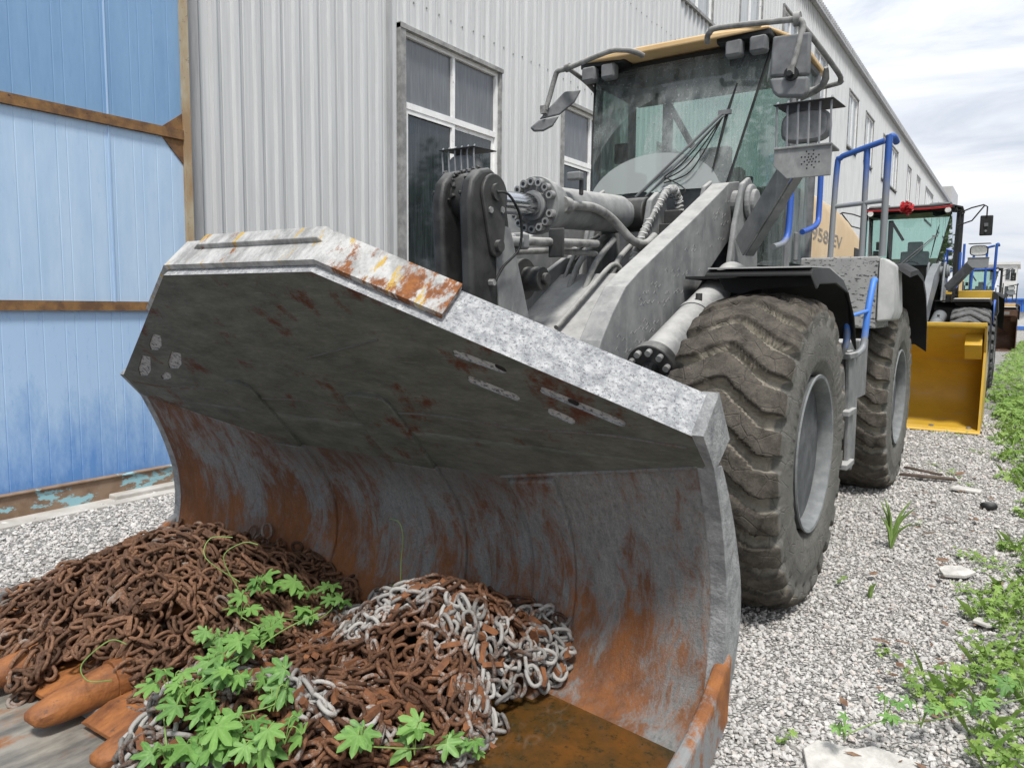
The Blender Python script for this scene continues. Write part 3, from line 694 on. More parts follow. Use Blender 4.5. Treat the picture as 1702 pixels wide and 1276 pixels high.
        ad = MB(); rs = [sec(1.412, .072, .035, .178), sec(1.45, .073, .035, .178), sec(1.55, .066, .035, .150), sec(1.66, .060, .045, .115), sec(1.76, .050, .05, .08)]
        ad.rings(rs); ad.build('tooth_adapter', 'tooth', b, OFF, smooth=42)
    # puddle in the bottom is separate (top level)
    return b

def bucket_plain(root, mat, slots=False, yf=-.12, w=1.53, top=1.33):
    """open general purpose bucket whose mouth stands upright; yf = Y of mouth (first machine's frame)"""
    prof = [(0, top), (.10, top-.015), (.22, top-.09), (.62, top-.33), (.86, .85), (1.0, .62), (1.02, .42), (.92, .22), (.72, .09), (.45, .035), (0, .02)]
    P = _fine(prof, 3); nx = 12
    V = [(lerp(-w, w, i/nx), yf+y-OFF[1], z) for i in range(nx+1) for y, z in P]; n = len(P)
    F = [(i*n+j, i*n+j+1, (i+1)*n+j+1, (i+1)*n+j) for i in range(nx) for j in range(n-1)]
    b = fast_mesh('bucket', V, F, mat, False, root); b.data.shade_smooth(); b.data.set_sharp_from_angle(angle=R(35))
    q = b.modifiers.new('thickness', 'SOLIDIFY'); q.thickness = .025; q.offset = 1
    s = MB()
    for sx in (-1, 1):
        pp = [(yf+y, z) for y, z in P]
        s.prismx([(yf+.04, top)]+pp[2:]+[(yf-.02, .02), (yf+.12, .60), (yf+.20, 1.0)], sx*w, sx*(w+.025))
    for h_ in s.parts_x(): h_.build('side_plate', mat, b, OFF)
    e = MB(); e.prismx([(yf-.10, .012), (yf+.25, .012), (yf+.25, .045), (yf-.07, .045)], -w-.03, w+.03); e.build('cutting_edge', mat, b, OFF, bevel=.004)
    g = MB()
    for sx in (-1, 1): g.prismx([(yf+.02, top-.24), (yf+.20, top-.10), (yf+.36, top-.22), (yf+.22, top-.42)], sx*(w-.02), sx*(w-.20))
    for h_ in g.parts_x(): h_.build('corner_gusset', mat, b, OFF)
    l = MB().box((0, yf+.02, top+.012), (2*w+.05, .05, .05)); l.build('top_lip', mat, b, OFF, bevel=.01)
    bo = MB()
    for k in range(8): x = lerp(-w+.1, w-.1, k/7); bo.cyl((x, yf+.08, .045), (x, yf+.08, .07), .028, 8)
    bo.build('edge_bolt', 'bolt', b, OFF)
    if slots:
        sl = MB()
        for cx in (-1.1, -.7, .35, .95):
            for dz in (.075, .115, .155): sl.box((cx, yf-.012+.0, top-.0-dz), (.26, .012, .016))
        sl.box((0, yf+.0, top-.09), (2*w, .012, .2)); sl.cur = 0
        sl.build('spill_guard', mat, b, OFF)
        s2 = MB()
        for cx in (-1.1, -.7, .35, 1.15):
            for dz in (.05, .09, .13): s2.box((cx, yf-.012, top-dz), (.26, .012, .014))
        s2.build('guard_slot', 'pale_panel', b, OFF)
    return b

def lights_on_roof(root, round_=False):
    for x in (-.66, -.49, .49, .66):
        if round_ and abs(x) < .6: continue
        if round_:
            a = MB().cyl((x*.98, 5.47, 3.34), (x*.98, 5.56, 3.34), .06, 20); o = a.build('work_light', 'black', root, OFF, smooth=40)
            MB().cyl((x*.98, 5.455, 3.34), (x*.98, 5.469, 3.34), .05, 20).build('lens', 'lens', o, OFF)
        else:
            a = MB().box((x, 5.49, 3.325), (.12, .09, .115)); o = a.build('work_light', 'dark_plastic', root, OFF, bevel=.022, seg=3, smooth=60)
            MB().box((x, 5.442, 3.325), (.095, .008, .088)).build('lens', 'dark_plastic', o, OFF, bevel=.004)
            MB().box((x, 5.50, 3.385), (.03, .03, .03)).build('bracket', 'black', o, OFF)

def loader(name, loc, k):
    """k: material choices and equipment of one machine"""
    root = empty(name, loc)
    fr, dkc = k['frame'], k['dark']
    def B(mb, nm, mt, parent=root, **q):
        if nm in SPLIT:
            for h in mb.parts_x(): r_ = h.build(nm, mt, parent, OFF, **q)
            return r_
        return mb.build(nm, mt, parent, OFF, **q)
    # ---------------- wheels
    for x, Y, right, rot in ((1.20, 4.02, True, .05), (1.20, 7.16, True, .17), (-1.20, 4.02, False, .3), (-1.20, 7.16, False, .1)):
        wheel(root, x, Y, right, k['tyre'], rot)
    # ---------------- chassis
    a = MB(); a.bb(-.42, .42, 3.5, 5.1, .62, 1.25); a.bb(-.30, .30, 4.9, 6.1, .55, 1.05); a.bb(-.42, .42, 5.9, 9.3, .62, 1.35)
    a.cyl((-1.0, 3.97, .775), (1.0, 3.97, .775), .17, 20); a.cyl((-1.0, 7.1, .775), (1.0, 7.1, .775), .17, 20)
    B(a, 'chassis', dkc, bevel=.015)
    a = MB()    # boom towers on the front frame
    for sx in (-1, 1):
        for xx in (.40, .66):
            a.prismx([(4.4, 1.1), (4.78, 1.1+.5), (4.93, 1.75), (5.02, 2.05), (5.16, 2.34), (5.30, 2.40), (5.43, 2.34), (5.52, 2.15), (5.56, 1.75), (5.5, 1.1)], sx*xx, sx*(xx+.035))
        a.cyl((sx*.38, 5.27, 2.22), (sx*.76, 5.27, 2.22), .09, 24); a.cyl((sx*.70, 5.27, 2.22), (sx*.735, 5.27, 2.22), .125, 24)
    B(a, 'boom_tower', fr, bevel=.012)
    # ---------------- boom arms
    st = k.get('boom', 'raised')
    for sx in (-1, 1):
        a = MB(); x0, x1 = sx*.475, sx*.60
        if st == 'raised':
            a.prismx([(5.50, 2.33), (5.36, 2.385), (5.15, 2.35), (5.03, 2.29), (4.5, 2.04), (3.95, 1.79), (3.74, 1.695), (3.58, 1.61), (3.44, 1.48), (3.32, 1.34), (3.12, 1.0), (2.98, .70), (2.86, .52), (2.80, .40), (2.90, .30), (3.10, .32), (3.30, .52), (3.62, .92), (3.98, 1.20), (4.19, 1.34), (4.75, 1.71), (5.19, 1.97), (5.42, 2.12)], x0, x1)
        else:
            a.prismx([(5.45, 2.32), (5.3, 2.37), (5.0, 2.32), (4.3, 2.12), (3.6, 1.70), (2.9, 1.25), (2.1, .75), (1.2, .45), (1.1, .25), (1.9, .40), (3.2, 1.0), (4.2, 1.6), (5.2, 2.05)], x0, x1)
        o = B(a, 'boom_arm', fr, bevel=.006)
        if st == 'raised': # the wiped tread-plate pattern sits on the outer face
            p = MB()
            for i in range(60):
                u, v = rnd.random(), rnd.random(); y = lerp(3.45, 5.1, u); zt = lerp(1.40, 2.30, (y-3.3)/1.8); zb = zt-.34
                z = lerp(zb, zt-.06, v); x = x1+sx*.0006
                p.box((x, y, z), (.0012, .030, .0035), rot=(R(38), 0, 0)); p.box((x, y+.023, z), (.0012, .030, .0035), rot=(R(-38), 0, 0))
                if rnd.random() < .4: p.box((x, y+.052, z+.004), (.0012, .036, .0035), rot=(R(30), 0, 0))
            tag(p.build('paint_crackle', fr, o, OFF), kind='stuff')
    a = MB(); a.cyl((-.475, 4.05, 1.27), (.475, 4.05, 1.27), .17, 32)
    a.slab([(-.26, 3.45, 1.14), (.475, 3.45, 1.14), (.475, 4.40, 1.71), (-.26, 4.40, 1.71)], .02)
    a.slab([(-.26, 4.40, 1.705), (.475, 4.40, 1.705), (.475, 4.60, 1.60), (-.26, 4.60, 1.60)], .02)
    if st == 'raised': B(a, 'cross_tube', fr, smooth=40)
    if st == 'raised':
        # bell crank bracket plates on the cross tube
        for xx in (-.30, .20):
            a = MB(); a.prismx([(3.30, 1.2), (3.86, 1.565), (4.20, 1.715), (4.46, 1.83), (4.56, 1.835), (4.64, 1.78), (4.66, 1.62), (4.3, 1.35), (3.9, 1.1)], xx, xx+.04)
            if xx < 0: B(a, 'crank_bracket', fr, bevel=.005)
        a = MB(); a.tube([(.13, 4.60, 1.64), (.12, 4.50, 1.755), (.10, 4.40, 1.765), (.10, 4.10, 1.595), (.09, 3.75, 1.385)], .016, 8, 4); B(a, 'grease_pipe', 'hose', smooth=60)
        # bell crank (tilt lever)
        lev = MB()
        prof = [(3.10, 2.18), (3.02, 2.16), (2.955, 2.10), (2.93, 2.0), (2.95, 1.7), (2.97, 1.3), (2.86, .9), (2.80, .7), (2.9, .6), (3.1, .75), (3.3, 1.0), (3.48, 1.25), (3.48, 1.45), (3.38, 1.62), (3.29, 1.85), (3.24, 2.06), (3.18, 2.15)]
        for xx in (-.155, .015): lev.prismx(prof, xx, xx+.07)
        lev.bb(-.085, .015, 3.06, 3.14, .9, 1.5)
        lever = B(lev, 'tilt_lever', 'lever', bevel=.02, seg=3, smooth=40)
        a = MB(); a.cyl((-.18, 3.115, 2.045), (.0, 3.115, 2.045), .120, 32); B(a, 'pin_boss', 'frame_dark', lever, bevel=.008, smooth=40)
        a = MB(); q = []
        for i in range(13): t = -math.pi/2*0+math.pi*i/12; q.append((3.115+.105*math.cos(t), 2.045+.105*math.sin(t)))
        for i in range(9): t = math.pi+math.pi*i/8; q.append((3.135+.055*math.cos(t), 1.80+.055*math.sin(t)))
        a.prismx(q, .085, .107); B(a, 'pin_cover', 'frame_dark', lever, bevel=.006, smooth=40)
        a = MB(); a.cyl((.105, 3.135, 1.80), (.13, 3.135, 1.80), .03, 16); a.cyl((.105, 3.115, 2.06), (.123, 3.115, 2.06), .042, 20)
        for h_ in (MB().cyl((.105, 3.135, 1.80), (.13, 3.135, 1.80), .03, 16), MB().cyl((.105, 3.115, 2.06), (.123, 3.115, 2.06), .042, 20)): B(h_, 'pin_bolt', 'frame_dark', lever, smooth=30)
        for y, z in ((3.10, 1.62), (3.12, 1.38), (3.17, 1.98), (3.07, 1.97)): B(MB().cyl((.085, y, z), (.115, y, z), .017, 6), 'bolt', 'bolt', lever, smooth=30)
        a = MB(); a.tube([(.125, 3.10, 2.06), (.155, 3.16, 2.05), (.165, 3.25, 1.95), (.155, 3.26, 1.80), (.125, 3.16, 1.70), (.115, 3.11, 1.63)], .007, 6, 5); B(a, 'grease_hose', 'black', lever, smooth=60)
        a = MB(); a.prismx([(3.13, 1.92), (3.265, 1.90), (3.40, 1.58), (3.47, 1.40), (3.2, 1.2)], .086, .094); B(a, 'scoured_face', fr, lever)
        gr = MB(); rg = random.Random(12)
        for xx in (-.165, -.07, .0):
            for i in range(26):
                t = R(rg.uniform(20, 215)); rr = .122+rg.uniform(0, .02); c_ = Vector((xx+rg.gauss(0, .008), 3.115+rr*math.cos(t), 2.045+rr*math.sin(t))); q_ = rg.uniform(.008, .018)
                gr.box(c_, (q_, q_*1.4, q_), rot=(rg.uniform(0, 3), rg.uniform(0, 3), 0))
        tag(B(gr, 'grease_lumps', 'lever', lever, bevel=.004), kind='stuff')
        # tilt cylinder
        A = Vector((-.10, 3.115, 2.045)); Bq = Vector((-.02, 4.86, 2.14)); D = (Bq-A).normalized()
        def on(t): return A+D*t
        body = MB(); body.cyl(on(.76), on(1.62), .122, 40); body.cyl(on(.67), on(.78), .146, 40); body.cyl(on(1.60), on(1.70), .10, 32)
        cylr = B(body, 'tilt_cylinder', fr, bevel=.006, smooth=40)
        B(MB().cyl(on(.05), on(.70), .064, 32), 'piston_rod', 'chrome', cylr, smooth=60)
        g = MB(); g.cyl(on(.645), on(.675), .165, 40); g.cyl(on(.615), on(.646), .085, 32)
        B(g, 'gland_flange', fr, cylr, bevel=.004, smooth=40)
        u = D.orthogonal().normalized(); w = D.cross(u); g = MB()
        for i in range(16):
            t = 2*math.pi*i/16
            p = (u*math.cos(t)+w*math.sin(t))*.134
            if abs(p.z) > .045: g.tube([on(.605)+p, on(.65)+p], .0225, 12)
        B(g, 'flange_bolt', 'bolt', cylr, smooth=40)
        g = MB()
        for i in range(16):
            t = 2*math.pi*i/16; p = (u*math.cos(t)+w*math.sin(t))*.134
            if abs(p.z) > .045: g.tube([on(.6035)+p, on(.6046)+p], .012, 6)
        B(g, 'bolt_socket', 'black', cylr)
        g = MB(); g.cyl((-.16, 4.90, 2.14), (.13, 4.90, 2.14), .115, 28); g.cyl((.13, 4.90, 2.14), (.16, 4.90, 2.14), .085, 28)
        B(g, 'cylinder_eye', 'frame_dark', cylr, bevel=.01, smooth=40)
        # tower between
        g = MB()
        for xx in (-.24, .155): g.prismx([(4.72, 1.3), (4.70, 1.9), (4.80, 2.22), (4.92, 2.29), (5.05, 2.24), (5.15, 2.0), (5.2, 1.3)], xx, xx+.04)
        B(g, 'cylinder_bracket', fr, bevel=.01)
        # hoses
        P1 = on(.78)+Vector((.12, 0, .0))
        g = MB(); g.cyl(P1-Vector((0, .05, 0)), P1+Vector((0, .02, 0)), .05, 12); g.tube([P1, P1+Vector((.03, .10, .01)), P1+Vector((.04, .30, .015)), P1+Vector((.06, .48, -.03)), (.20, 4.50, 1.93), (.22, 4.66, 1.92), (.22, 4.80, 1.98)], .027, 12, 6)
        B(g, 'hydraulic_hose', 'hose', smooth=60)
        for i, (t0, pts) in enumerate(((.024, [(.18, 4.52, 1.72), (.18, 4.62, 1.90), (.19, 4.76, 2.06), (.20, 4.90, 2.20), (.21, 5.02, 2.31), (.22, 5.12, 2.33), (.23, 5.19, 2.26), (.24, 5.20, 2.12)]),
                          (.024, [(-.34, 4.05, 1.45), (-.32, 4.22, 1.55), (-.30, 4.42, 1.66), (-.28, 4.55, 1.82), (-.27, 4.62, 1.92)]))):
            g = MB(); g.tube(pts, t0, 12, 6); h = B(g, 'hydraulic_hose', 'hose', smooth=60)
            P = [Vector(p) for p in pts]; sp = MB(); tot = 0; path = []
            for a_, b_ in zip(P, P[1:]):
                for q in range(14): path.append(a_.lerp(b_, q/14))
            hel = []
            for q, c in enumerate(path):
                T = (path[min(q+1, len(path)-1)]-path[max(q-1, 0)]).normalized(); uu = T.orthogonal().normalized(); ww = T.cross(uu)
                for s_ in range(3):
                    an = (q*3+s_)*.75; hel.append(c+(uu*math.cos(an)+ww*math.sin(an))*t0)
            sp.tube(hel, .0085, 5); B(sp, 'spiral_guard', 'pale_panel', h, smooth=60)
        g = MB()
        for dx, pts, rr in ((0, [(.05, 3.42, 1.85), (.06, 3.8, 1.87), (.05, 4.3, 1.90)], .024), (0, [(-.04, 3.5, 1.80), (.0, 3.9, 1.83), (.02, 4.35, 1.84)], .018), (0, [(.0, 4.15, 1.45), (.0, 4.35, 1.75), (.02, 4.6, 1.95)], .02), (0, [(-.12, 4.15, 1.45), (-.12, 4.4, 1.8), (-.1, 4.7, 1.98)], .02), (0, [(.08, 4.3, 1.5), (.1, 4.5, 1.8), (.1, 4.8, 1.96)], .02), (0, [(.30, 4.7, 1.75), (.28, 4.95, 2.02), (.27, 5.15, 2.1)], .017), (0, [(.34, 4.75, 1.75), (.33, 5.0, 2.0), (.33, 5.2, 2.1)], .014), (0, [(-.2, 4.2, 1.45), (-.22, 4.5, 1.85), (-.2, 4.8, 2.0)], .015)):
            g.tube(pts, rr, 10, 5)
        B(g, 'steel_pipe', 'hose', smooth=60)
        g = MB(); g.box((.02, 3.44, 1.85), (.11, .09, .085)); g.cyl((.02, 3.30, 1.85), (.02, 3.42, 1.86), .03, 12); g.cyl((.06, 3.31, 1.84), (.06, 3.42, 1.845), .026, 12); B(g, 'hose_coupling', fr, bevel=.012, smooth=50)
        for cc, dd_, nm_ in (((.10, 3.72, 1.86), (.10, .012, .16), 'clamp_plate'), ((.10, 3.92, 2.255), (.09, .05, .045), 'sensor_box'), ((.12, 3.96, 2.20), (.02, .03, .10), 'sensor_bracket'), ((.28, 5.0, 2.12), (.12, .10, .09), 'valve_block'), ((.26, 4.92, 2.02), (.09, .08, .10), 'valve_block')):
            B(MB().box(cc, dd_), nm_, 'frame_dark' if nm_ != 'sensor_box' else fr, bevel=.008)
        # coil behind lever
        g = MB(); g.cyl((-.16, 3.72, 1.66), (-.10, 3.72, 1.66), .12, 28); g.cyl((-.10, 3.72, 1.66), (.02, 3.72, 1.66), .07, 20); g.cyl((.02, 3.72, 1.66), (.05, 3.72, 1.66), .035, 12); B(g, 'pivot_pin', 'frame_dark', bevel=.006, smooth=40)
    # lift cylinders
    for sx in (-1, 1):
        if st == 'raised': A_, B_ = Vector((sx*.745, 3.60, 1.20)), Vector((sx*.745, 4.85, 1.70))
        else: A_, B_ = Vector((sx*.71, 3.3, 1.15)), Vector((sx*.71, 4.8, 1.5))
        D_ = (B_-A_).normalized()
        g = MB(); g.tube([A_+D_*.05, B_], .108, 32); g.tube([A_+D_*.62, A_+D_*.66], .115, 32); o = B(g, 'lift_cylinder', fr, smooth=40)
        g = MB(); g.tube([A_-D_*.02, A_+D_*.05], .130, 32); uu = D_.orthogonal().normalized(); ww = D_.cross(uu)
        B(g, 'gland_head', 'frame_dark', o, bevel=.006, smooth=40)
        g = MB()
        for i in range(10): t = 2*math.pi*i/10; p = (uu*math.cos(t)+ww*math.sin(t))*.100; g.tube([A_-D_*.05+p, A_-D_*.01+p], .017, 10)
        B(g, 'gland_bolt', 'bolt', o, smooth=40)
        B(MB().cyl(A_-D_*.55, A_, .05, 24), 'piston_rod', 'chrome', o, smooth=60)
        g = MB(); g.tube([A_+D_*.64+Vector((sx*.02, 0, .10)), A_+D_*.64+Vector((sx*.02, 0, .15))], .02, 8); B(g, 'hose_port', 'frame_dark', o)
    for sx in (-1, 1):
        B(MB().bb(sx*.62, sx*.95, 4.35, 5.0, 1.675, 1.69), 'shade_sheet', 'black_rubber')  # black sheet added to shade the lift cylinder's upper end
        a = MB(); a.prismx([(4.45, 1.15), (5.5, 1.15), (5.5, 1.66), (4.62, 1.66), (4.45, 1.56)], sx*.62, sx*1.02); B(a, 'shade_box', 'black_rubber')  # black box added to stand for the shadow under the fender
    # ---------------- front fenders
    for sx in (-1, 1):
        a = MB(); prof = [(3.82, 1.675), (3.86, 1.70), (4.25, 1.715), (4.60, 1.67), (4.82, 1.53), (4.94, 1.34)]
        rs = []
        xi, xo = sx*.93, sx*1.485
        for y, z in prof: rs.append([(xi, y, z), (lerp(xi, xo, .94), y, z), (xo, y+.0, z-.075), (xo-sx*.012, y, z-.078), (lerp(xi, xo, .93), y, z-.014), (xi, y, z-.014)])
        a.rings(rs); a.prismy([(xi, 1.665), (xi+sx*.04, 1.60), (xi+sx*.12, 1.575), (xi+sx*.2, 1.60), (xi+sx*.5, 1.625), (xo-sx*.06, 1.67)], 4.02, 4.032)
        B(a, 'front_fender', 'black_rubber', bevel=.01, smooth=50)
        t = MB(); t.prismx([(3.83, 1.703), (4.25, 1.718), (4.55, 1.676), (4.55, 1.684), (4.25, 1.726), (3.83, 1.710)], xi+sx*.01, lerp(xi, xo, .93)); B(t, 'mud_layer', 'pale_panel')
    # ---------------- headlights on brackets
    for sx in (-1, 1):
        Lx = sx*1.215; Y, Z = 4.62, 2.53
        br = MB(); A_, B_ = Vector((sx*.74, 4.98, 1.90)), Vector((sx*1.10, 4.66, 2.32))
        dd = (B_-A_); L_ = dd.length; rm = dd.to_track_quat('Y', 'Z').to_matrix()
        br.box((A_+B_)/2, (.012, L_, .15), rot=rm); br.box((A_+B_)/2+rm @ Vector((-sx*.045, 0, .07)), (.10, L_, .012), rot=rm); br.box((A_+B_)/2+rm @ Vector((-sx*.045, 0, -.07)), (.06, L_, .012), rot=rm)
        o = B(br, 'headlight_bracket', fr if k['guards'] else 'dark_plastic', bevel=.003)
        # mounting plate with the star of holes
        pm = MB(); Yp = Y-.10
        pts = [(-.155, .09), (.155, .09), (.155, -.085), (-.08, -.085), (-.155, -.01)]
        pm.prismy([(Lx+px*sx, Z-.205+pz) for px, pz in pts], Yp, Yp+.014); pm.box((Lx, Y, Z-.12), (.31, .22, .012))
        B(pm, 'light_mount', fr, o, bevel=.003)
        if k['guards']:
            hl = MB()
            for rr, cnt in ((0, 1), (.016, 6), (.032, 8), (.050, 8)):
                for i in range(cnt): t = 2*math.pi*i/cnt+(rr*9); hl.cyl((Lx+.045+rr*math.cos(t), Yp-.001, Z-.195+rr*math.sin(t)), (Lx+.045+rr*math.cos(t), Yp+.002, Z-.195+rr*math.sin(t)), .0045, 8)
            B(hl, 'drilled_holes', 'black', o)
        h = MB(); rs = []
        for y, s_ in ((0, .90), (.02, 1.0), (.07, .97), (.12, .80), (.15, .5)):
            ring = []
            for i in range(28):
                t = 2*math.pi*i/28; c, s2 = math.cos(t), math.sin(t)
                ring.append((Lx+.135*s_*math.copysign(abs(c)**.6, c), Y-.07+y, Z+.088*s_*math.copysign(abs(s2)**.6, s2)))
            rs.append(ring)
        h.rings(rs); hd = B(h, 'headlight', 'dark_plastic' if k['guards'] else 'black', smooth=50)
        ln = MB(); ln.add([(Lx+.118*math.copysign(abs(math.cos(t))**.6, math.cos(t)), Y-.072, Z+.075*math.copysign(abs(math.sin(t))**.6, math.sin(t))) for t in [2*math.pi*i/28 for i in range(28)]], [tuple(range(28))]); B(ln, 'lens', 'lens_dusty' if k['guards'] else 'lens', hd)
        v = MB(); v.slab([(Lx-.16, Y-.14, Z+.115), (Lx+.16, Y-.14, Z+.115), (Lx+.17, Y+.14, Z+.125), (Lx-.15, Y+.14, Z+.125)], .008); v.box((Lx+(.165 if sx > 0 else -.165), Y+.12, Z+.05), (.008, .12, .15)) if sx < 0 else None
        B(v, 'visor', 'black', o, bevel=.003)
        if k['guards']:
            gg = MB()
            for i in range(6):
                x = Lx-.145+i*.058; gg.tube([(x, Yp, Z-.12), (x, Yp-.015, Z+.08), (x, Yp-.01, Z+.125), (x, Y-.10, Z+.135)], .0065, 6)
            B(gg, 'guard_bars', 'rail_grey', o)
    # ---------------- cab
    gm = k['glass']; GS = k['glass_side']
    cab = MB()
    cab.bb(-.78, .78, 5.62, 6.60, 1.20, 1.80)                     # lower cab box
    cab.slab([(-.52, 5.30, 2.33), (.52, 5.30, 2.33), (.60, 5.42, 1.55), (-.60, 5.42, 1.55)], .03)
    for sx in (-1, 1):
        cab.tube([(sx*.79, 5.93, 1.76), (sx*.80, 5.90, 2.4), (sx*.80, 5.93, 3.38)], .030, 8)      # A pillar
        cab.tube([(sx*.79, 6.57, 1.76), (sx*.80, 6.57, 3.38)], .04, 8)                            # B pillar
        cab.tube([(sx*.52, 5.30, 2.33), (sx*.60, 5.42, 1.80), (sx*.78, 5.80, 1.78)], .022, 8)
        cab.slab([(sx*.60, 5.42, 1.55), (sx*.60, 5.42, 1.80), (sx*.79, 5.93, 1.80), (sx*.79, 5.93, 1.25), (sx*.66, 5.5, 1.25)], .02)
        cab.tube([(sx*.70, 5.66, 3.36), (sx*.80, 5.93, 3.38), (sx*.80, 6.6, 3.38)], .03, 8)
    cab.tube([(-.70, 5.66, 3.36), (.70, 5.66, 3.36)], .03, 8); cab.tube([(-.52, 5.30, 2.33), (.52, 5.30, 2.33)], .018, 8)
    cab.tube([(-.8, 6.57, 3.38), (.8, 6.57, 3.38)], .035, 8); cab.bb(-.8, .8, 6.55, 6.62, 1.75, 2.15)
    cabo = B(cab, 'cab', k['cabcol'], smooth=40)
    # windscreen (bulging slightly), corner glass, side glass, rear glass
    ws = MB(); n = 12; rows = 8
    vs = []
    for j in range(rows+1):
        v = j/rows
        for i in range(n+1):
            u = i/n*2-1; hw = lerp(.52, .70, v); y = lerp(5.285, 5.655, v)-.05*(1-u*u); vs.append((u*hw, y, lerp(2.345, 3.36, v)))
    ws.add(vs, [(j*(n+1)+i, j*(n+1)+i+1, (j+1)*(n+1)+i+1, (j+1)*(n+1)+i) for j in range(rows) for i in range(n)])
    B(ws, 'windscreen', gm, cabo, smooth=180)
    for sx in (-1, 1):
        g = MB(); g.add([(sx*.525, 5.30, 2.34), (sx*.70, 5.66, 3.36), (sx*.79, 5.92, 3.36), (sx*.785, 5.90, 1.82), (sx*.61, 5.43, 1.82)], [(0, 1, 2, 3, 4)]); B(g, 'corner_glass', GS, cabo)
        g = MB(); g.tube([(sx*.525, 5.292, 2.33), (sx*.703, 5.655, 3.36)], .010, 6); B(g, 'glass_seal', 'black', cabo)
        g = MB(); g.add([(sx*.80, 5.95, 3.35), (sx*.80, 6.55, 3.35), (sx*.79, 6.55, 1.86), (sx*.79, 5.93, 1.86)], [(0, 1, 2, 3)]); d = B(g, 'door_glass', k.get('doorglass', GS), cabo)
        g = MB(); g.box((sx*.80, 6.25, 1.62), (.03, .66, .42)); g.box((sx*.822, 6.10, 1.98), (.03, .05, .22)); B(g, 'door', k['cabcol'], cabo, bevel=.012)
    g = MB(); g.add([(-.77, 6.59, 3.34), (.77, 6.59, 3.34), (.77, 6.59, 2.15), (-.77, 6.59, 2.15)], [(0, 1, 2, 3)]); B(g, 'rear_glass', 'glass_clean', cabo)
    # dash cowl seen as an arc, interior
    g = MB(); pts = [(-.47, 2.345)]+[(math.cos(t)*.47, 2.345+.27*math.sin(t)) for t in [math.pi*(1-i/16) for i in range(17)]]+[(.47, 2.345)]
    g.prismy(pts[1:-1], 5.36, 5.44)
    s_ = MB(); s_.box((.05, 6.18, 2.02), (.52, .50, .12)); s_.box((.05, 6.40, 2.36), (.50, .13, .62), rot=(R(-6), 0, 0)); s_.box((.05, 6.43, 2.74), (.27, .10, .24)); s_.box((-.24, 6.2, 2.2), (.07, .34, .06)); s_.box((.34, 6.2, 2.2), (.07, .34, .06)); s_.bb(-.15, .25, 6.0, 6.4, 1.8, 1.97)
    B(s_, 'seat', 'seat', cabo, bevel=.05, seg=3, smooth=60)
    s_ = MB(); s_.tube([(0, 5.55, 1.8), (0, 5.72, 2.30)], .05, 10); ring = [(.20*math.cos(t), 5.76+.20*math.sin(t)*.8, 2.36+.20*math.sin(t)*.45) for t in [2*math.pi*i/20 for i in range(20)]]; s_.tube(ring, .015, 8, closed=True); s_.tube([ring[0], ring[10]], .015, 6)
    B(s_, 'steering_wheel', 'black', cabo, smooth=60)
    s_ = MB(); s_.bb(-.70, -.45, 5.75, 5.95, 1.8, 2.42); s_.bb(.45, .58, 5.95, 6.5, 1.8, 2.4); s_.tube([(-.42, 6.5, 1.8), (-.42, 6.5, 3.3)], .05, 8); s_.tube([(-.18, 6.5, 2.9), (-.42, 6.5, 3.3)], .03, 8); s_.bb(-.70, -.60, 6.35, 6.5, 1.8, 2.7); s_.box((.55, 5.72, 2.3), (.07, .05, .35)); s_.box((-.5, 5.75, 2.75), (.12, .03, .16))
    B(s_, 'cab_interior', 'black', cabo, bevel=.015)
    # roof
    r = MB()
    lowp = [(-.84, 6.75), (-.86, 5.85), (-.72, 5.46), (-.32, 5.40), (.32, 5.40), (.72, 5.46), (.86, 5.85), (.84, 6.75)]
    topp = [(-.74, 6.68), (-.76, 5.92), (-.62, 5.62), (-.30, 5.52), (.30, 5.52), (.62, 5.62), (.76, 5.92), (.74, 6.68)]
    zl = [3.40, 3.40, 3.420, 3.395, 3.395, 3.420, 3.40, 3.40]
    v = [(x, y, z) for (x, y), z in zip(lowp, zl)]+[(x, y, 3.437) for x, y in lowp]+[(x, y, 3.47) for x, y in topp]
    r.add(v, [tuple(range(8)), tuple(range(16, 24))[::-1]]+[((i+1) % 8, i, 8+i, 8+(i+1) % 8) for i in range(8)]+[(8+(i+1) % 8, 8+i, 16+i, 16+(i+1) % 8) for i in range(8)])
    for sx in (-1, 1): r.prismx([(5.44, 3.43), (5.44, 3.455), (5.6, 3.50), (6.5, 3.50), (6.5, 3.44)], sx*.34, sx*.68)
    rf = B(r, 'roof', k['roof'], bevel=.012)
    bm = bmesh.new(); bm.from_mesh(rf.data); bmesh.ops.recalc_face_normals(bm, faces=bm.faces); bm.to_mesh(rf.data); bm.free()
    r = MB(); r.bb(-.78, .78, 5.62, 6.66, 3.34, 3.40); r.bb(-.74, -.36, 5.47, 5.66, 3.375, 3.425); r.bb(.36, .74, 5.47, 5.66, 3.375, 3.425); B(r, 'roof_liner', 'black', bevel=.01)
    if k['roofhousing']:
        r = MB()
        for sx in (-1, 1): r.prismy([(sx*.38, 3.37), (sx*.78, 3.37), (sx*.78, 3.33), (sx*.44, 3.26), (sx*.38, 3.29)], 5.72, 5.90)
        B(r, 'light_housing', 'black')
    lights_on_roof(root, k['roundlights'])
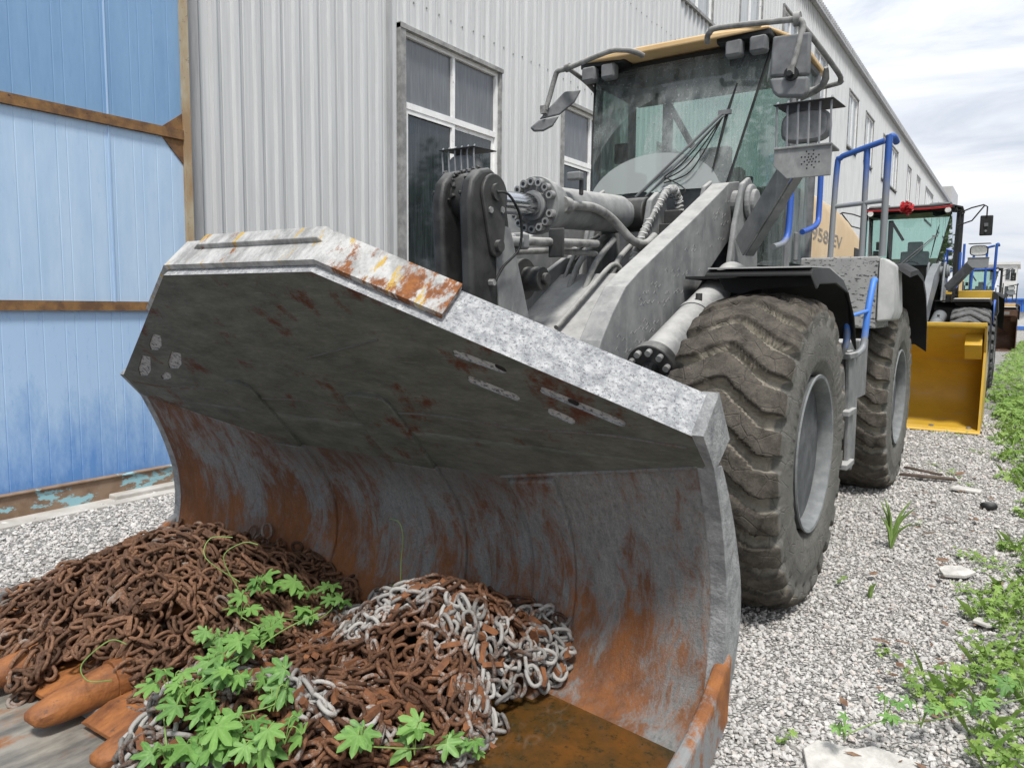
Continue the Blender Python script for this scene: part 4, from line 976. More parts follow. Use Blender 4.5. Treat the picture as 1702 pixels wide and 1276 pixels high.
    # mirrors
    for sx in (-1, 1):
        a = MB()
        if k['bigmirror']:
            if sx > 0:
                a.tube([(.33, 5.38, 3.37), (.345, 5.33, 3.39), (.37, 5.31, 3.41), (.44, 5.30, 3.425), (.92, 5.30, 3.385), (.97, 5.30, 3.375), (.995, 5.30, 3.33), (.98, 5.28, 3.22), (.95, 5.26, 3.07)], .020, 10, 5)
                a.tube([(.95, 5.31, 3.385), (1.02, 5.45, 3.30), (1.12, 5.80, 3.15), (1.125, 5.88, 3.115), (1.10, 5.90, 3.10), (.82, 5.93, 3.08)], .018, 10, 4); a.tube([(1.06, 5.72, 3.17), (1.02, 5.82, 3.08), (.84, 5.92, 3.04)], [.014, .02, .026], 8, 3)
                a.tube([(.935, 5.31, 3.385), (.975, 5.31, 3.385)], .045, 10)
            else:
                a.tube([(-.16, 5.38, 3.36), (-.20, 5.33, 3.38), (-.29, 5.31, 3.405), (-.42, 5.30, 3.41), (-.74, 5.30, 3.35), (-.84, 5.30, 3.34), (-.87, 5.30, 3.30), (-.91, 5.29, 3.16), (-.935, 5.27, 3.05)], .020, 10, 5)
                a.tube([(-.76, 5.31, 3.35), (-.74, 5.6, 3.30), (-.76, 5.88, 3.24)], .018, 10, 3); a.tube([(-.78, 5.305, 3.35), (-.74, 5.305, 3.355)], .032, 10)
            a.box((sx*.945, 5.26, 3.05), (.045, .045, .06))
            o = B(a, 'mirror_arm', 'hose', smooth=50)
            if sx > 0:
                mm_ = MB(); mm_.prismx([(-.105, .185), (-.120, -.06), (.115, -.05), (.115, .185)], -.022, .022); mm_.prismx([(-.120, -.07), (-.125, -.16), (-.10, -.185), (.055, -.17), (.085, -.14), (.112, -.06)], -.030, .026)
                mi = mm_.build('mirror', 'dark_plastic', o, bevel=.016, seg=3, smooth=60)
                mi.matrix_local = Matrix.Translation((.925, 5.30-OFF[1], 3.085)) @ Matrix.Rotation(R(90), 4, 'Z') @ Matrix.Rotation(R(3), 4, 'X') @ Matrix.Scale(1.10, 4)
            else:
                mm_ = MB(); mm_.slab([(x, 5.33+(x+.9)*.75, z) for x, z in ((-.725, 3.215), (-.83, 3.20), (-.945, 3.05), (-.99, 2.98), (-.86, 3.02), (-.765, 3.12))], .028); mm_.slab([(x, 5.325+(x+.9)*.75, z) for x, z in ((-.993, 2.972), (-1.045, 2.915), (-1.02, 2.885), (-.96, 2.89), (-.90, 2.93), (-.86, 3.01))], .036)
                mi = mm_.build('mirror', 'dark_plastic', o, OFF, bevel=.012, seg=3, smooth=60)
            if sx > 0:
                q = MB(); q.cyl((.945, 5.245, 3.03), (.945, 5.275, 3.03), .045, 20); q.cyl((.945, 5.20, 3.02), (.945, 5.25, 3.02), .018, 12); B(q, 'ball_joint', 'black', o, smooth=40)
        else:
            a.tube([(sx*.80, 5.75, 3.30), (sx*1.0, 5.70, 3.38), (sx*1.19, 5.66, 3.42), (sx*1.25, 5.65, 3.38), (sx*1.25, 5.65, 3.2)], .013, 8); a.tube([(sx*.80, 5.75, 3.08), (sx*1.02, 5.70, 3.15), (sx*1.20, 5.66, 3.40)], .013, 8)
            o = B(a, 'mirror_arm', 'black', smooth=50)
            q = MB(); q.box((sx*1.25, 5.68, 3.05), (.20, .05, .36)); B(q, 'mirror', 'black', o, bevel=.02, seg=3, smooth=60)
            q = MB(); q.box((sx*1.25, 5.645, 3.06), (.06, .02, .06)); q.cyl((sx*1.25, 5.65, 2.95), (sx*1.25, 5.62, 2.95), .02, 10); B(q, 'clamp', 'dark_plastic', o)
    # wiper
    a = MB(); a.tube([(-.12, 5.24, 2.30), (.45, 5.34, 2.85)] if not k['guards'] else [(-.12, 5.22, 2.31), (.46, 5.36, 2.86)], .010, 6); a.tube([(-.04, 5.22, 2.31), (.48, 5.36, 2.85)], .007, 6)
    a.box((.475, 5.37, 2.87), (.09, .03, .03)); wi = B(a, 'wiper_arm', 'dark_plastic', smooth=40)
    a = MB(); a.tube([(.43, 5.30, 2.48), (.485, 5.385, 2.86), (.525, 5.46, 3.08)], [.007, .013, .006], 6); B(a, 'wiper_blade', 'black', wi)
    if k['guards']:
        a = MB()
        for d_ in (0, .02, .045): a.tube([(.47, 5.34, 2.83), (.36, 5.27+d_*.3, 2.68-d_*2), (.22+d_, 5.24, 2.52-d_*1.6), (.10, 5.22, 2.44-d_)], .005, 5, 5)
        a.tube([(.10, 5.22, 2.44), (.26, 5.22, 2.34), (.20, 5.2, 2.28), (.05, 5.2, 2.33)], .005, 5, 5)
        B(a, 'washer_tube', 'black', wi, smooth=60)
        a = MB(); a.box((-.16, 5.17, 2.19), (.05, .05, .20), rot=(0, R(38), 0)); B(a, 'wiper_base', 'black', wi, bevel=.006)
    # ---------------- handles by the door
    bl = k['blue']
    a = MB()
    a.tube([(.88, 5.65, 2.58), (.88, 5.64, 2.12), (.87, 5.58, 1.98), (.84, 5.40, 1.93)], .022, 10, 5)
    B(a, 'grab_handle', k['blue2'], smooth=60); a = MB()
    a.tube([(.88, 6.55, 2.80), (.88, 6.55, 2.32), (.88, 6.48, 2.18), (.84, 6.20, 2.10)], .022, 10, 5)
    B(a, 'grab_handle', k['blue2'], smooth=60)
    # ---------------- platform box, rear fender, hood
    a = MB()
    for sx in (-1, 1): a.bb(sx*.86 if sx > 0 else -1.41, 1.41 if sx > 0 else -.86, 6.10, 6.95, 1.37, 1.895)
    B(a, 'platform_box', k['speckle'], bevel=.012)
    a = MB()
    for sx in (-1, 1):
        a.rings([[(sx*1.415, y, lerp(1.42, zt, 0)), (sx*1.415, y, zt), (sx*1.44, y+.02, zt+.0), (sx*1.50, y+.10, zt-.05), (sx*1.52, y+.12, 1.50), (sx*1.50, y+.10, 1.43)] for y, zt in ((6.08, 1.88), (6.30, 1.885), (6.52, 1.86))])
    B(a, 'fender_panel', k['panel'], bevel=.015, smooth=60)
    a = MB()
    for sx in (-1, 1):
        prof = [(6.42, 1.84), (6.9, 1.88), (7.3, 1.84), (7.62, 1.70), (7.84, 1.46), (7.92, 1.22)]
        a.rings([[(sx*.86, y, z), (sx*1.50, y, z), (sx*1.585, y-.01, z-.05), (sx*1.585, y-.03, z-.09), (sx*1.49, y-.02, z-.025), (sx*.86, y-.02, z-.02)] for y, z in prof])
    B(a, 'rear_fender', 'black_rubber', smooth=50)
    a = MB(); a.rings([[(x, y, z) for x, z in ((-w_, 1.3), (w_, 1.3), (w_, zt-.16), (w_-.06, zt-.04), (w_-.2, zt), (-w_+.2, zt), (-w_+.06, zt-.04), (-w_, zt-.16))] for y, zt, w_ in ((6.70, 2.55, .75), (7.3, 2.56, .75), (8.1, 2.54, .75), (8.8, 2.48, .75), (9.4, 2.38, .75), (9.9, 2.20, .72))])
    hd = B(a, 'hood', k['hood'], bevel=.015, smooth=30)
    a = MB(); a.box((.752, 9.15, 2.0), (.012, .5, .34)); B(a, 'grille', 'black', hd)
    a = MB(); a.bb(-.74, .74, 9.2, 9.9, .7, 1.4); B(a, 'counterweight', k['hood'], bevel=.05)
    if k.get('text'):
        cu = bpy.data.curves.new('t', 'FONT'); cu.body = k['text']; cu.size = .165; cu.extrude = .0006; cu.offset = .003
        to = bpy.data.objects.new('t', cu); COL.objects.link(to); bpy.context.view_layer.update()
        me = bpy.data.meshes.new_from_object(to.evaluated_get(bpy.context.evaluated_depsgraph_get())); bpy.data.objects.remove(to)
        me.materials.append(M['letter']); lt = bpy.data.objects.new('model_lettering', me); COL.objects.link(lt); lt.parent = hd
        lt.matrix_local = Matrix.Translation((.7514, 6.70-OFF[1], 2.11)) @ Matrix(((0, 0, 1), (1, 0, 0), (0, 1, 0))).to_4x4()
        me.transform(Matrix.Scale(2.7, 4, (1, 0, 0)))
    # railing on the platform
    a = MB(); Yr = 6.22
    a.tube([(1.05, Yr, 1.90), (1.065, Yr, 2.56), (1.09, Yr-.01, 2.635), (1.15, Yr-.02, 2.66), (1.39, Yr-.06, 2.72)], .021, 10, 4)
    a.tube([(1.27, Yr, 1.90), (1.275, Yr-.03, 2.69)], .021, 10); a.tube([(1.41, Yr, 1.90), (1.42, Yr-.06, 2.68), (1.425, Yr-.05, 2.74), (1.44, Yr+.0, 2.755), (1.45, Yr+.08, 2.73)], .024, 10, 3)
    a.tube([(1.06, Yr, 2.28), (1.415, Yr-.03, 2.30)], .018, 10)
    B(a, 'platform_railing', k['blue'], smooth=60)
    # access ladder
    a = MB(); a.prismx([(5.05, 1.25), (5.2, 1.25), (5.42, 1.1), (5.45, .5), (5.35, .45), (5.2, .5), (5.12, 1.0)], 1.40, 1.425)
    a.prismx([(5.05, 1.25), (5.2, 1.25), (5.42, 1.1), (5.45, .5), (5.35, .45), (5.2, .5), (5.12, 1.0)], .95, .975)
    for z, y in ((1.22, 5.05), (.86, 5.1), (.52, 5.12)): a.box((1.20, y+.05, z), (.50, .26, .035))
    a.bb(.8, 1.40, 5.1, 5.9, .9, 1.30)
    B(a, 'access_ladder', fr, bevel=.006)
    a = MB()
    a.tube([(1.36, 4.95, 1.21), (1.40, 4.92, 1.24), (1.43, 4.90, 1.30), (1.43, 4.90, 1.42), (1.40, 4.88, 1.475), (1.34, 4.88, 1.49)], .021, 10, 4)
    a.tube([(1.38, 5.30, 1.18), (1.44, 5.36, 1.24), (1.45, 5.40, 1.30), (1.46, 5.42, 1.50), (1.47, 5.5, 1.68), (1.47, 5.56, 1.70)], .021, 10, 4)
    a.tube([(1.43, 4.90, 1.46), (1.46, 5.42, 1.50)], .012, 8)
    B(a, 'ladder_handrail', k.get('blue3', k['blue']), smooth=60)
    return root
# ------------------------------------------------------------------ ground
g = MB(); g.add([(-300, -60, 0), (200, -60, 0), (200, 600, 0), (-300, 600, 0)], [(0, 1, 2, 3)])
tag(g.build('ground', 'ground'), kind='structure')

rs_ = np.random.RandomState(5)
phi_ = (1+5**.5)/2
ICO = np.array([(-1, phi_, 0), (1, phi_, 0), (-1, -phi_, 0), (1, -phi_, 0), (0, -1, phi_), (0, 1, phi_), (0, -1, -phi_), (0, 1, -phi_), (phi_, 0, -1), (phi_, 0, 1), (-phi_, 0, -1), (-phi_, 0, 1)])/1.902
ICF = np.array([(0, 11, 5), (0, 5, 1), (0, 1, 7), (0, 7, 10), (0, 10, 11), (1, 5, 9), (5, 11, 4), (11, 10, 2), (10, 7, 6), (7, 1, 8), (3, 9, 4), (3, 4, 2), (3, 2, 6), (3, 6, 8), (3, 8, 9), (4, 9, 5), (2, 4, 11), (6, 2, 10), (8, 6, 7), (9, 8, 1)])
def rot_mats(n, rs):
    q = rs.normal(size=(n, 4)); q /= np.linalg.norm(q, axis=1)[:, None]; w, x, y, z = q.T
    return np.stack([np.stack([1-2*(y*y+z*z), 2*(x*y-z*w), 2*(x*z+y*w)], -1), np.stack([2*(x*y+z*w), 1-2*(x*x+z*z), 2*(y*z-x*w)], -1), np.stack([2*(x*z-y*w), 2*(y*z+x*w), 1-2*(x*x+y*y)], -1)], 1)
def stones(regions):
    Vs = []; Fs = []; o = 0
    for (x0, x1, y0, y1, dens, s0, s1) in regions:
        n = int((x1-x0)*(y1-y0)*dens)
        P = np.stack([rs_.uniform(x0, x1, n), rs_.uniform(y0, y1, n), np.zeros(n)], 1)
        sz = rs_.uniform(s0, s1, n)*rs_.choice([.5, .7, 1, 1, 1.35], n)
        sh = rs_.uniform(.62, 1.15, (n, 12, 1))
        an = rs_.uniform(.6, 1.15, (n, 1, 3))
        v = ICO[None]*sh*an*sz[:, None, None]/2
        v = np.einsum('nij,nkj->nki', rot_mats(n, rs_), v)
        v[:, :, 2] *= .85
        P[:, 2] = sz*rs_.uniform(-.12, .32, n)
        v += P[:, None, :]
        Vs.append(v.reshape(-1, 3)); Fs.append((ICF[None]+12*np.arange(n)[:, None, None]).reshape(-1, 3)+o); o += 12*n
    return np.concatenate(Vs), np.concatenate(Fs)
V_, F_ = stones([(-1.0, .45, 1.9, 3.4, 3600, .013, .029), (-1.3, .45, 3.4, 5.2, 3000, .013, .029), (-1.3, .45, 5.2, 8.0, 1900, .015, .032), (-1.2, .5, 8.0, 13., 750, .022, .04),
                 (-5.62, -3.7, 1.0, 5.2, 1900, .016, .032), (-3.7, -1.9, 2.9, 3.6, 500, .018, .034)])
tag(fast_mesh('gravel', V_, F_, 'stone'), kind='stuff')

# ------------------------------------------------------------------ the long workshop
WX = -5.84
def building():
    root = empty('workshop_building', (WX, 3.9, 0))
    tag(root, 'long grey white corrugated workshop with rows of windows behind the loaders', 'building')
    off = (WX, 3.9, 0)
    # corrugated sheet with window openings
    lower = [(6.50, 8.32, .95, 4.50), (9.98, 11.80, .95, 4.50), (13.46, 15.28, .95, 4.50), (16.94, 18.76, .95, 4.50)]
    upper = [(14.5, 16.1, 7.45, 9.55), (17.9, 19.6, 7.6, 9.55), (21.6, 23.2, 7.55, 9.55), (25.2, 27.0, 7.55, 9.6), (30.8, 32.6, 7.6, 9.55), (34.4, 36.3, 7.6, 9.52), (39.0, 43.9, 7.6, 9.5), (47.8, 49.4, 7.6, 9.5), (52.2, 53.9, 7.6, 9.6), (57.2, 62.0, 7.6, 9.6), (66, 68, 7.6, 9.6), (71, 73, 7.6, 9.6)]
    wins = lower+upper
    P = .221; ys = []; xs = []
    y = 3.95
    while y < 86:
        for dy, dx in ((0, 0), (.020, 0), (.030, -.012), (.040, 0), (.125, .0), (.138, .036), (.187, .036), (.200, 0)): ys.append(y+dy); xs.append(dx)
        y += P
    zs = [0, .95, 4.5, 7.45, 7.6, 9.55, 10.72]
    ys = np.array(ys); xs = np.array(xs); n = len(ys); V = np.array([(x, yy-3.9, z) for yy, x in zip(ys, xs) for z in zs]); m = len(zs); F = []
    for i in range(n-1):
        yc = (ys[i]+ys[i+1])/2
        hit = [w for w in wins if w[0] < yc < w[1]]
        for j in range(m-1):
            zc = (zs[j]+zs[j+1])/2
            if any(w[2]-.2 < zc < w[3]+.08 for w in hit): continue
            a = i*m+j; b = a+m; F.append((a, b, b+1, a+1))
    fast_mesh('wall_sheet', V, F, 'sheet', False, root)
    b = MB(); b.bb(WX-14, WX-.35, 3.9, 86, 0, 10.4); b.bb(WX-14, WX-.3, -8, 3.9, 0, 10.4); b.build('hall_interior', 'black', root, off)
    # sheet above and left of the gate is hidden by the gate itself; corner trims
    t = MB(); t.bb(WX-.02, WX+.045, 3.86, 3.95, 0, 10.7); t.bb(WX, WX+.040, 6.235, 6.29, 0, 10.7); t.build('corner_trim', 'sheet_grey', root, off)
    r = MB(); r.bb(WX-.3, WX+.14, 3.9, 86, 10.70, 10.86); r.bb(WX+.03, WX+.16, 3.9, 86, 10.60, 10.70)
    rf = r.build('roof_gutter', 'sheet_grey', root, off, bevel=.01)
    q = MB()
    for i in range(0, 370): q.bb(WX+.14, WX+.18, 4+i*.22, 4.07+i*.22, 10.70, 10.84)
    tag(q.build('roof_sheet_edge', 'sheet_grey', rf, off), kind='stuff')
    p = MB(); p.bb(WX-7, WX+.05, 77.5, 84, 10.8, 12.4); p.build('roof_penthouse', 'sheet', root, off)
    sc_ = MB()
    for z in (1.9, 4.85, 6.6, 8.9):
        for i in range(0, 110):
            y = 3.95+.221*i+.075
            if z < 4.6 and any(w_[0]-.1 < y < w_[1]+.1 for w_ in wins): continue
            zz = z+rnd.uniform(-.02, .02); sc_.box((WX+.004, y, zz), (.012, .016, .016))
    tag(sc_.build('sheet_screws', 'jamb', root, off), kind='stuff')
    pl = MB(); pl.bb(WX-.1, WX+.24, 3.0, 40, 0, .05); pl.build('plinth', 'concrete', root, off, bevel=.01)
    for (y0, y1, z0, z1) in wins:
        up = z0 > 5
        w = MB(); x0 = WX-.06; x1 = WX+.0
        fw_ = .045
        def fr(a, b2, c, d, x=x0, xx=x1): w.bb(x, xx, a, b2, c, d)
        top, bot = z1, z0
        fr(y0, y1, top-fw_, top); fr(y0, y1, bot, bot+fw_); fr(y0, y0+fw_, bot+fw_, top-fw_); fr(y1-fw_, y1, bot+fw_, top-fw_)
        midy = (y0+y1)/2
        nm = max(1, round((y1-y0)/1.0)-1) if up else 1
        pan = MB(); pan2 = MB()
        if not up:
            zr = 3.72; fr(y0+fw_, y1-fw_, zr-.035, zr+.035, x0+.004, x1-.004)
            fr(midy-.025, midy+.025, zr+.035, top-fw_, x0+.004, x1-.006)
            # sliding sashes below the transom
            for a, b2, xo in ((y0+fw_, midy+.03, -.012), (midy-.03, y1-fw_, -.030)):
                s_ = .05; xa, xb = WX+xo-.018, WX+xo
                w.bb(xa, xb, a, a+s_, bot+fw_, zr-.035); w.bb(xa, xb, b2-s_, b2, bot+fw_, zr-.035); w.bb(xa, xb, a+s_, b2-s_, zr-.035-s_, zr-.035); w.bb(xa, xb, a+s_, b2-s_, bot+fw_, bot+fw_+s_)
            pan.bb(WX-.045, WX-.040, y0+.02, y1-.02, bot+.02, zr)
            pan2.bb(WX-.045, WX-.040, y0+.02, y1-.02, zr+.004, top-.02)
        else:
            for i in range(nm): yy = lerp(y0, y1, (i+1)/(nm+1)); fr(yy-.03, yy+.03, bot+fw_, top-fw_, x0+.004, x1-.006)
            pan.bb(WX-.045, WX-.040, y0+.02, y1-.02, bot+.02, top-.02)
        fo = w.build('window', 'alu', root, off)
        pan.build('pane', 'pane' if not up else 'pane_up', fo, off)
        if not up: pan2.build('upper_pane', 'frost', fo, off)
        j = MB(); jw = .09
        j.bb(WX-.05, WX+.05, y0-jw, y0, bot-.05, top+.06); j.bb(WX-.05, WX+.036, y1, y1+.05, bot-.05, top+.03); j.bb(WX-.05, WX+.06, y0-jw, y1+.05, top+.0, top+.05); j.bb(WX-.05, WX+.08, y0-jw, y1+.05, bot-.06, bot-.002)
        j.build('reveal', 'jamb', fo, off)
    # blue sliding gate
    gt = MB(); gx = WX+.10
    def panel(z0, z1, mat, y0=-.8, y1=3.80, nm='gate_panel', par=None, x=None):
        V = []; F = []; yy = []; y = y0; x = gx if x is None else x
        while y < y1:
            yy += [(y, 0), (y+.003, -.0022), (y+.007, -.0022), (y+.010, 0)]; y += random.Random(int(y*50)).choice([.07, .12, .15])
        yy.append((y1, 0))
        for a, dx in yy: V += [(x+dx-WX, a-3.9, z0), (x+dx-WX, a-3.9, z1)]
        F = [(2*i, 2*i+2, 2*i+3, 2*i+1) for i in range(len(yy)-1)]
        return fast_mesh(nm, V, F, mat, False, par)
    bk = MB().bb(gx-.05, gx-.02, -.8, 3.80, .02, 5.2); gate = bk.build('sliding_gate', 'door_rust', root, off)
    panel(.18, 1.44, 'door_low', par=gate); panel(1.51, 2.81, 'door_mid', par=gate); panel(2.885, 5.2, 'door_up', par=gate)
    r_ = MB()
    r_.bb(gx-.01, gx+.028, -.8, 3.74, 1.44, 1.508); r_.bb(gx-.01, gx+.028, -.8, 3.74, 2.812, 2.886)
    r_.prismx([(3.74, 3.02), (3.74, 2.62), (3.56, 2.81), (3.56, 2.886)], gx-.006, gx+.010)
    r_.build('gate_rail', 'door_rust', gate, off)
    r_ = MB(); r_.bb(gx-.02, gx+.034, 3.74, 3.80, .18, 5.2); r_.build('gate_post', 'door_post', gate, off)
    r_ = MB(); r_.bb(gx-.02, gx+.008, 3.13, 3.142, 1.508, 2.81); r_.bb(gx-.02, gx+.008, 3.13, 3.142, 2.886, 5.2); r_.build('panel_joint', 'door_low', gate, off)
    r_ = MB(); r_.bb(gx-.04, gx+.045, -.8, 3.9, .012, .175); r_.bb(gx-.04, gx+.06, -.8, 3.9, .172, .185)
    r_.build('gate_sill', 'sill', gate, off, bevel=.004)
    r_ = MB(); r_.bb(WX, WX+.34, -.8, 4.6, -.02, .016); r_.build('concrete_kerb', 'concrete', root, off, bevel=.006)
    return root
building()

# ------------------------------------------------------------------ far buildings and shed
def far_building():
    r = empty('apartment_block', (-2.2, 110, 0)); tag(r, 'pale flat roofed block far behind the blue shed', 'building'); off = (-2.2, 110, 0)
    MB().bb(-9, -.9, 110, 122, 0, 7.2).build('wall', 'far_wall', r, off); MB().bb(-9.2, -.6, 109.8, 122.2, 7.2, 7.5).build('roof', 'far_wall', r, off)
    for z in (1.2, 3.4, 5.4):
        for x in (-3.6, -2.0):
            f = MB().bb(x, x+.9, 109.93, 109.985, z, z+1.2).build('window', 'pane', r, off); MB().bb(x+.43, x+.47, 109.90, 109.925, z, z+1.2).build('sash', 'alu', f, off)
far_building()
def shed():
    r = empty('blue_shed', (3, 75, 0)); tag(r, 'bright blue metal shed with white lower wall far down the yard', 'shed'); off = (3, 75, 0)
    MB().bb(-1.5, 9, 75, 85, 0, 1.7).build('lower_wall', 'far_wall', r, off)
    b = MB(); y = -1.6
    while y < 9: b.bb(y, y+.3, 74.75, 74.95, 1.55, 2.5); b.bb(y+.3, y+.5, 74.80, 74.95, 1.55, 2.5); y += .5
    b.build('fascia', 'shed_blue', r, off)
    MB().bb(-1.7, 9.2, 74.6, 85.2, 2.5, 2.62).build('roof', 'shed_blue', r, off)
    MB().bb(-1.5, 9, 74.90, 74.985, .1, .35).build('base_band', 'shed_blue', r, off)
    for x in (-1.1, .2, 1.6): f = MB().bb(x, x+.8, 74.93, 74.985, .7, 1.4).build('window', 'alu', r, off); MB().bb(x+.08, x+.72, 74.90, 74.925, .78, 1.32).build('pane', 'frost', f, off)
shed()

# ------------------------------------------------------------------ machines
K1 = dict(frame='frame', dark='frame_dark', tyre='tyre', guards=True, glass='glass', glass_side='glass_side', cabcol='dark_plastic', cowl=True, roof='peach', roofhousing=True, roundlights=False, bigmirror=True, blue='blue', blue2='blue_grab', speckle='speckle', panel='pale_panel', hood='hood', text='L958-EV', blue3='blue_ladder', doorglass='door_dusty')
L1 = loader('wheel_loader', (-2.3, 3.97, 0), K1)
tag(L1, 'dusty grey wheel loader with a worn bucket full of rusty chains', 'wheel loader', 'wheel loaders parked in a row')
bucket_worn(L1)
M['frame2'] = surf('clean_grey_paint', (.17, .18, .19), (.21, .22, .23), 3, .4, .6, .45, bs=60, bstr=.05)
K2 = dict(frame='frame2', dark='frame_dark', tyre='tyre_clean', guards=False, glass='glass_clean', glass_side='glass_clean', cabcol='black', cowl=False, roof='black', roofhousing=True, roundlights=True, bigmirror=False, blue='blue_clean', blue2='blue_clean', speckle='yellow', panel='black', hood='yellow', boom='low')
L2 = loader('wheel_loader', (-1.90, 14.6, 0), K2)
tag(L2, 'clean wheel loader with bright yellow bucket and a red bow on its cab', 'wheel loader', 'wheel loaders parked in a row')
bucket_plain(L2, 'yellow', yf=10.86-(14.6-3.97))
K3 = dict(K2, speckle='peach', hood='peach', blue='frame_dark', blue2='frame_dark')
L3 = loader('wheel_loader', (-1.70, 38.6, 0), K3)
tag(L3, 'farthest wheel loader, with a dark brown rusty bucket, seen past the yellow one', 'wheel loader', 'wheel loaders parked in a row')
bucket_plain(L3, 'brown_steel', slots=True, yf=34.6-(38.6-3.97), top=1.55)

# red bow and ribbon on the second machine's cab
bow = empty('ribbon_bow', (-1.90, 16.02, 3.45)); tag(bow, 'red gift bow and ribbon stretched across the clean loader cab', 'bow')
rb = random.Random(3); b = MB(); c = Vector((-1.92, 15.96, 3.39))
for i in range(60):
    d = Vector((rb.uniform(-1, 1), -abs(rb.uniform(.1, 1)), rb.uniform(-1, 1))).normalized(); s_ = rb.uniform(.09, .15); sd_ = d.orthogonal().normalized()*.028
    p = [c, c+d*s_*.6+Vector((0, 0, .02)), c+d*s_, c+d*s_*.55-Vector((0, 0, .03)), c+d*.02]
    for a_, b_ in zip(p, p[1:]): b.add([a_-sd_, a_+sd_, b_+sd_, b_-sd_], [(0, 1, 2, 3)])
b.build('bow', 'red', bow, (-1.90, 16.02, 3.45), solid=.003)
b = MB()
for z0, z1, zm in ((3.40, 3.415, 3.385), (3.385, 3.39, 3.365)): b.tube([(-2.62, 16.04, z0), (-2.2, 16.0, zm), (-1.92, 15.99, zm), (-1.5, 16.0, zm), (-1.18, 16.04, z1)], .007, 6, 4)
b.build('ribbon', 'red', bow, (-1.90, 16.02, 3.45))

# ------------------------------------------------------------------ things in and in front of the worn bucket
pl = MB(); pl.slab([(-3.60, -.2, .004), (-1.5, -.2, .004), (-1.62, 1.72, .004), (-3.62, 1.78, .004)], .012)
tag(pl.build('steel_plate', 'plate', bevel=.003), 'flat worn steel plate on the ground under the bucket teeth', 'steel plate')
# puddle
w = MB(); w.add([(-1.75+.0, 1.55, .088), (-.80, 1.55, .088), (-.80, 2.50, .088), (-1.75, 2.50, .088)], [(0, 1, 2, 3)])
tag(w.build('rain_puddle', 'water'), kind='structure')

def heapL(X, Y):
    h = .34*math.exp(-((X+3.10)/.50)**2-((Y-2.10)/.36)**2)+.24*math.exp(-((X+2.90)/.45)**2-((Y-1.66)/.32)**2)+.17*math.exp(-((X+3.45)/.45)**2-((Y-1.60)/.38)**2)
    return h
def heapR(X, Y):
    return .31*math.exp(-((X+1.92)/.30)**2-((Y-2.14)/.34)**2)+.27*math.exp(-((X+1.58)/.26)**2-((Y-2.16)/.32)**2)+.22*math.exp(-((X+2.12)/.28)**2-((Y-1.50)/.30)**2)+.20*math.exp(-((X+1.68)/.3)**2-((Y-1.50)/.28)**2)+.13*math.exp(-((X+2.15)/.3)**2-((Y-1.22)/.2)**2)+.05*math.exp(-((X+2.40)/.2)**2-((Y-2.25)/.25)**2)
def ground_in(X, Y):
    if Y < 1.30: return .02
    return floor_z(X+2.3, max(Y, 1.53)) if Y < 2.6 else .5

def link_mesh(L_=.094, W_=.062, r=.0083, n=14, k=6):
    V = []; hw, hl = W_/2-r, L_/2-r
    pts = []
    for i in range(n):
        t = 2*math.pi*i/n; c, s_ = math.cos(t), math.sin(t); pts.append(Vector((math.copysign(abs(c)**.8, c)*hl, math.copysign(abs(s_)**.75, s_)*hw, 0)))
    for i in range(n):
        T = (pts[(i+1) % n]-pts[i-1]).normalized(); N = Vector((T.y, -T.x, 0))
        for j in range(k): a = 2*math.pi*j/k; V.append(pts[i]+N*(math.cos(a)*r)+Vector((0, 0, math.sin(a)*r)))
    F = [(i*k+j, i*k+(j+1) % k, ((i+1) % n)*k+(j+1) % k, ((i+1) % n)*k+j) for i in range(n) for j in range(k)]
    return np.array(V), np.array(F)
def lug_mesh():
    a = [(-.046, -.006), (-.030, .012), (.030, .012), (.046, -.006), (.034, -.014), (-.034, -.014)]; t = .0095
    V = np.array([(x, y, z) for z in (-t, t) for x, y in a]); F = [(5, 4, 1, 0), (4, 3, 2, 1), (6, 7, 10, 11), (7, 8, 9, 10)]+[(i, (i+1) % 6, 6+(i+1) % 6, 6+i) for i in range(6)]
    return V, np.array(F)
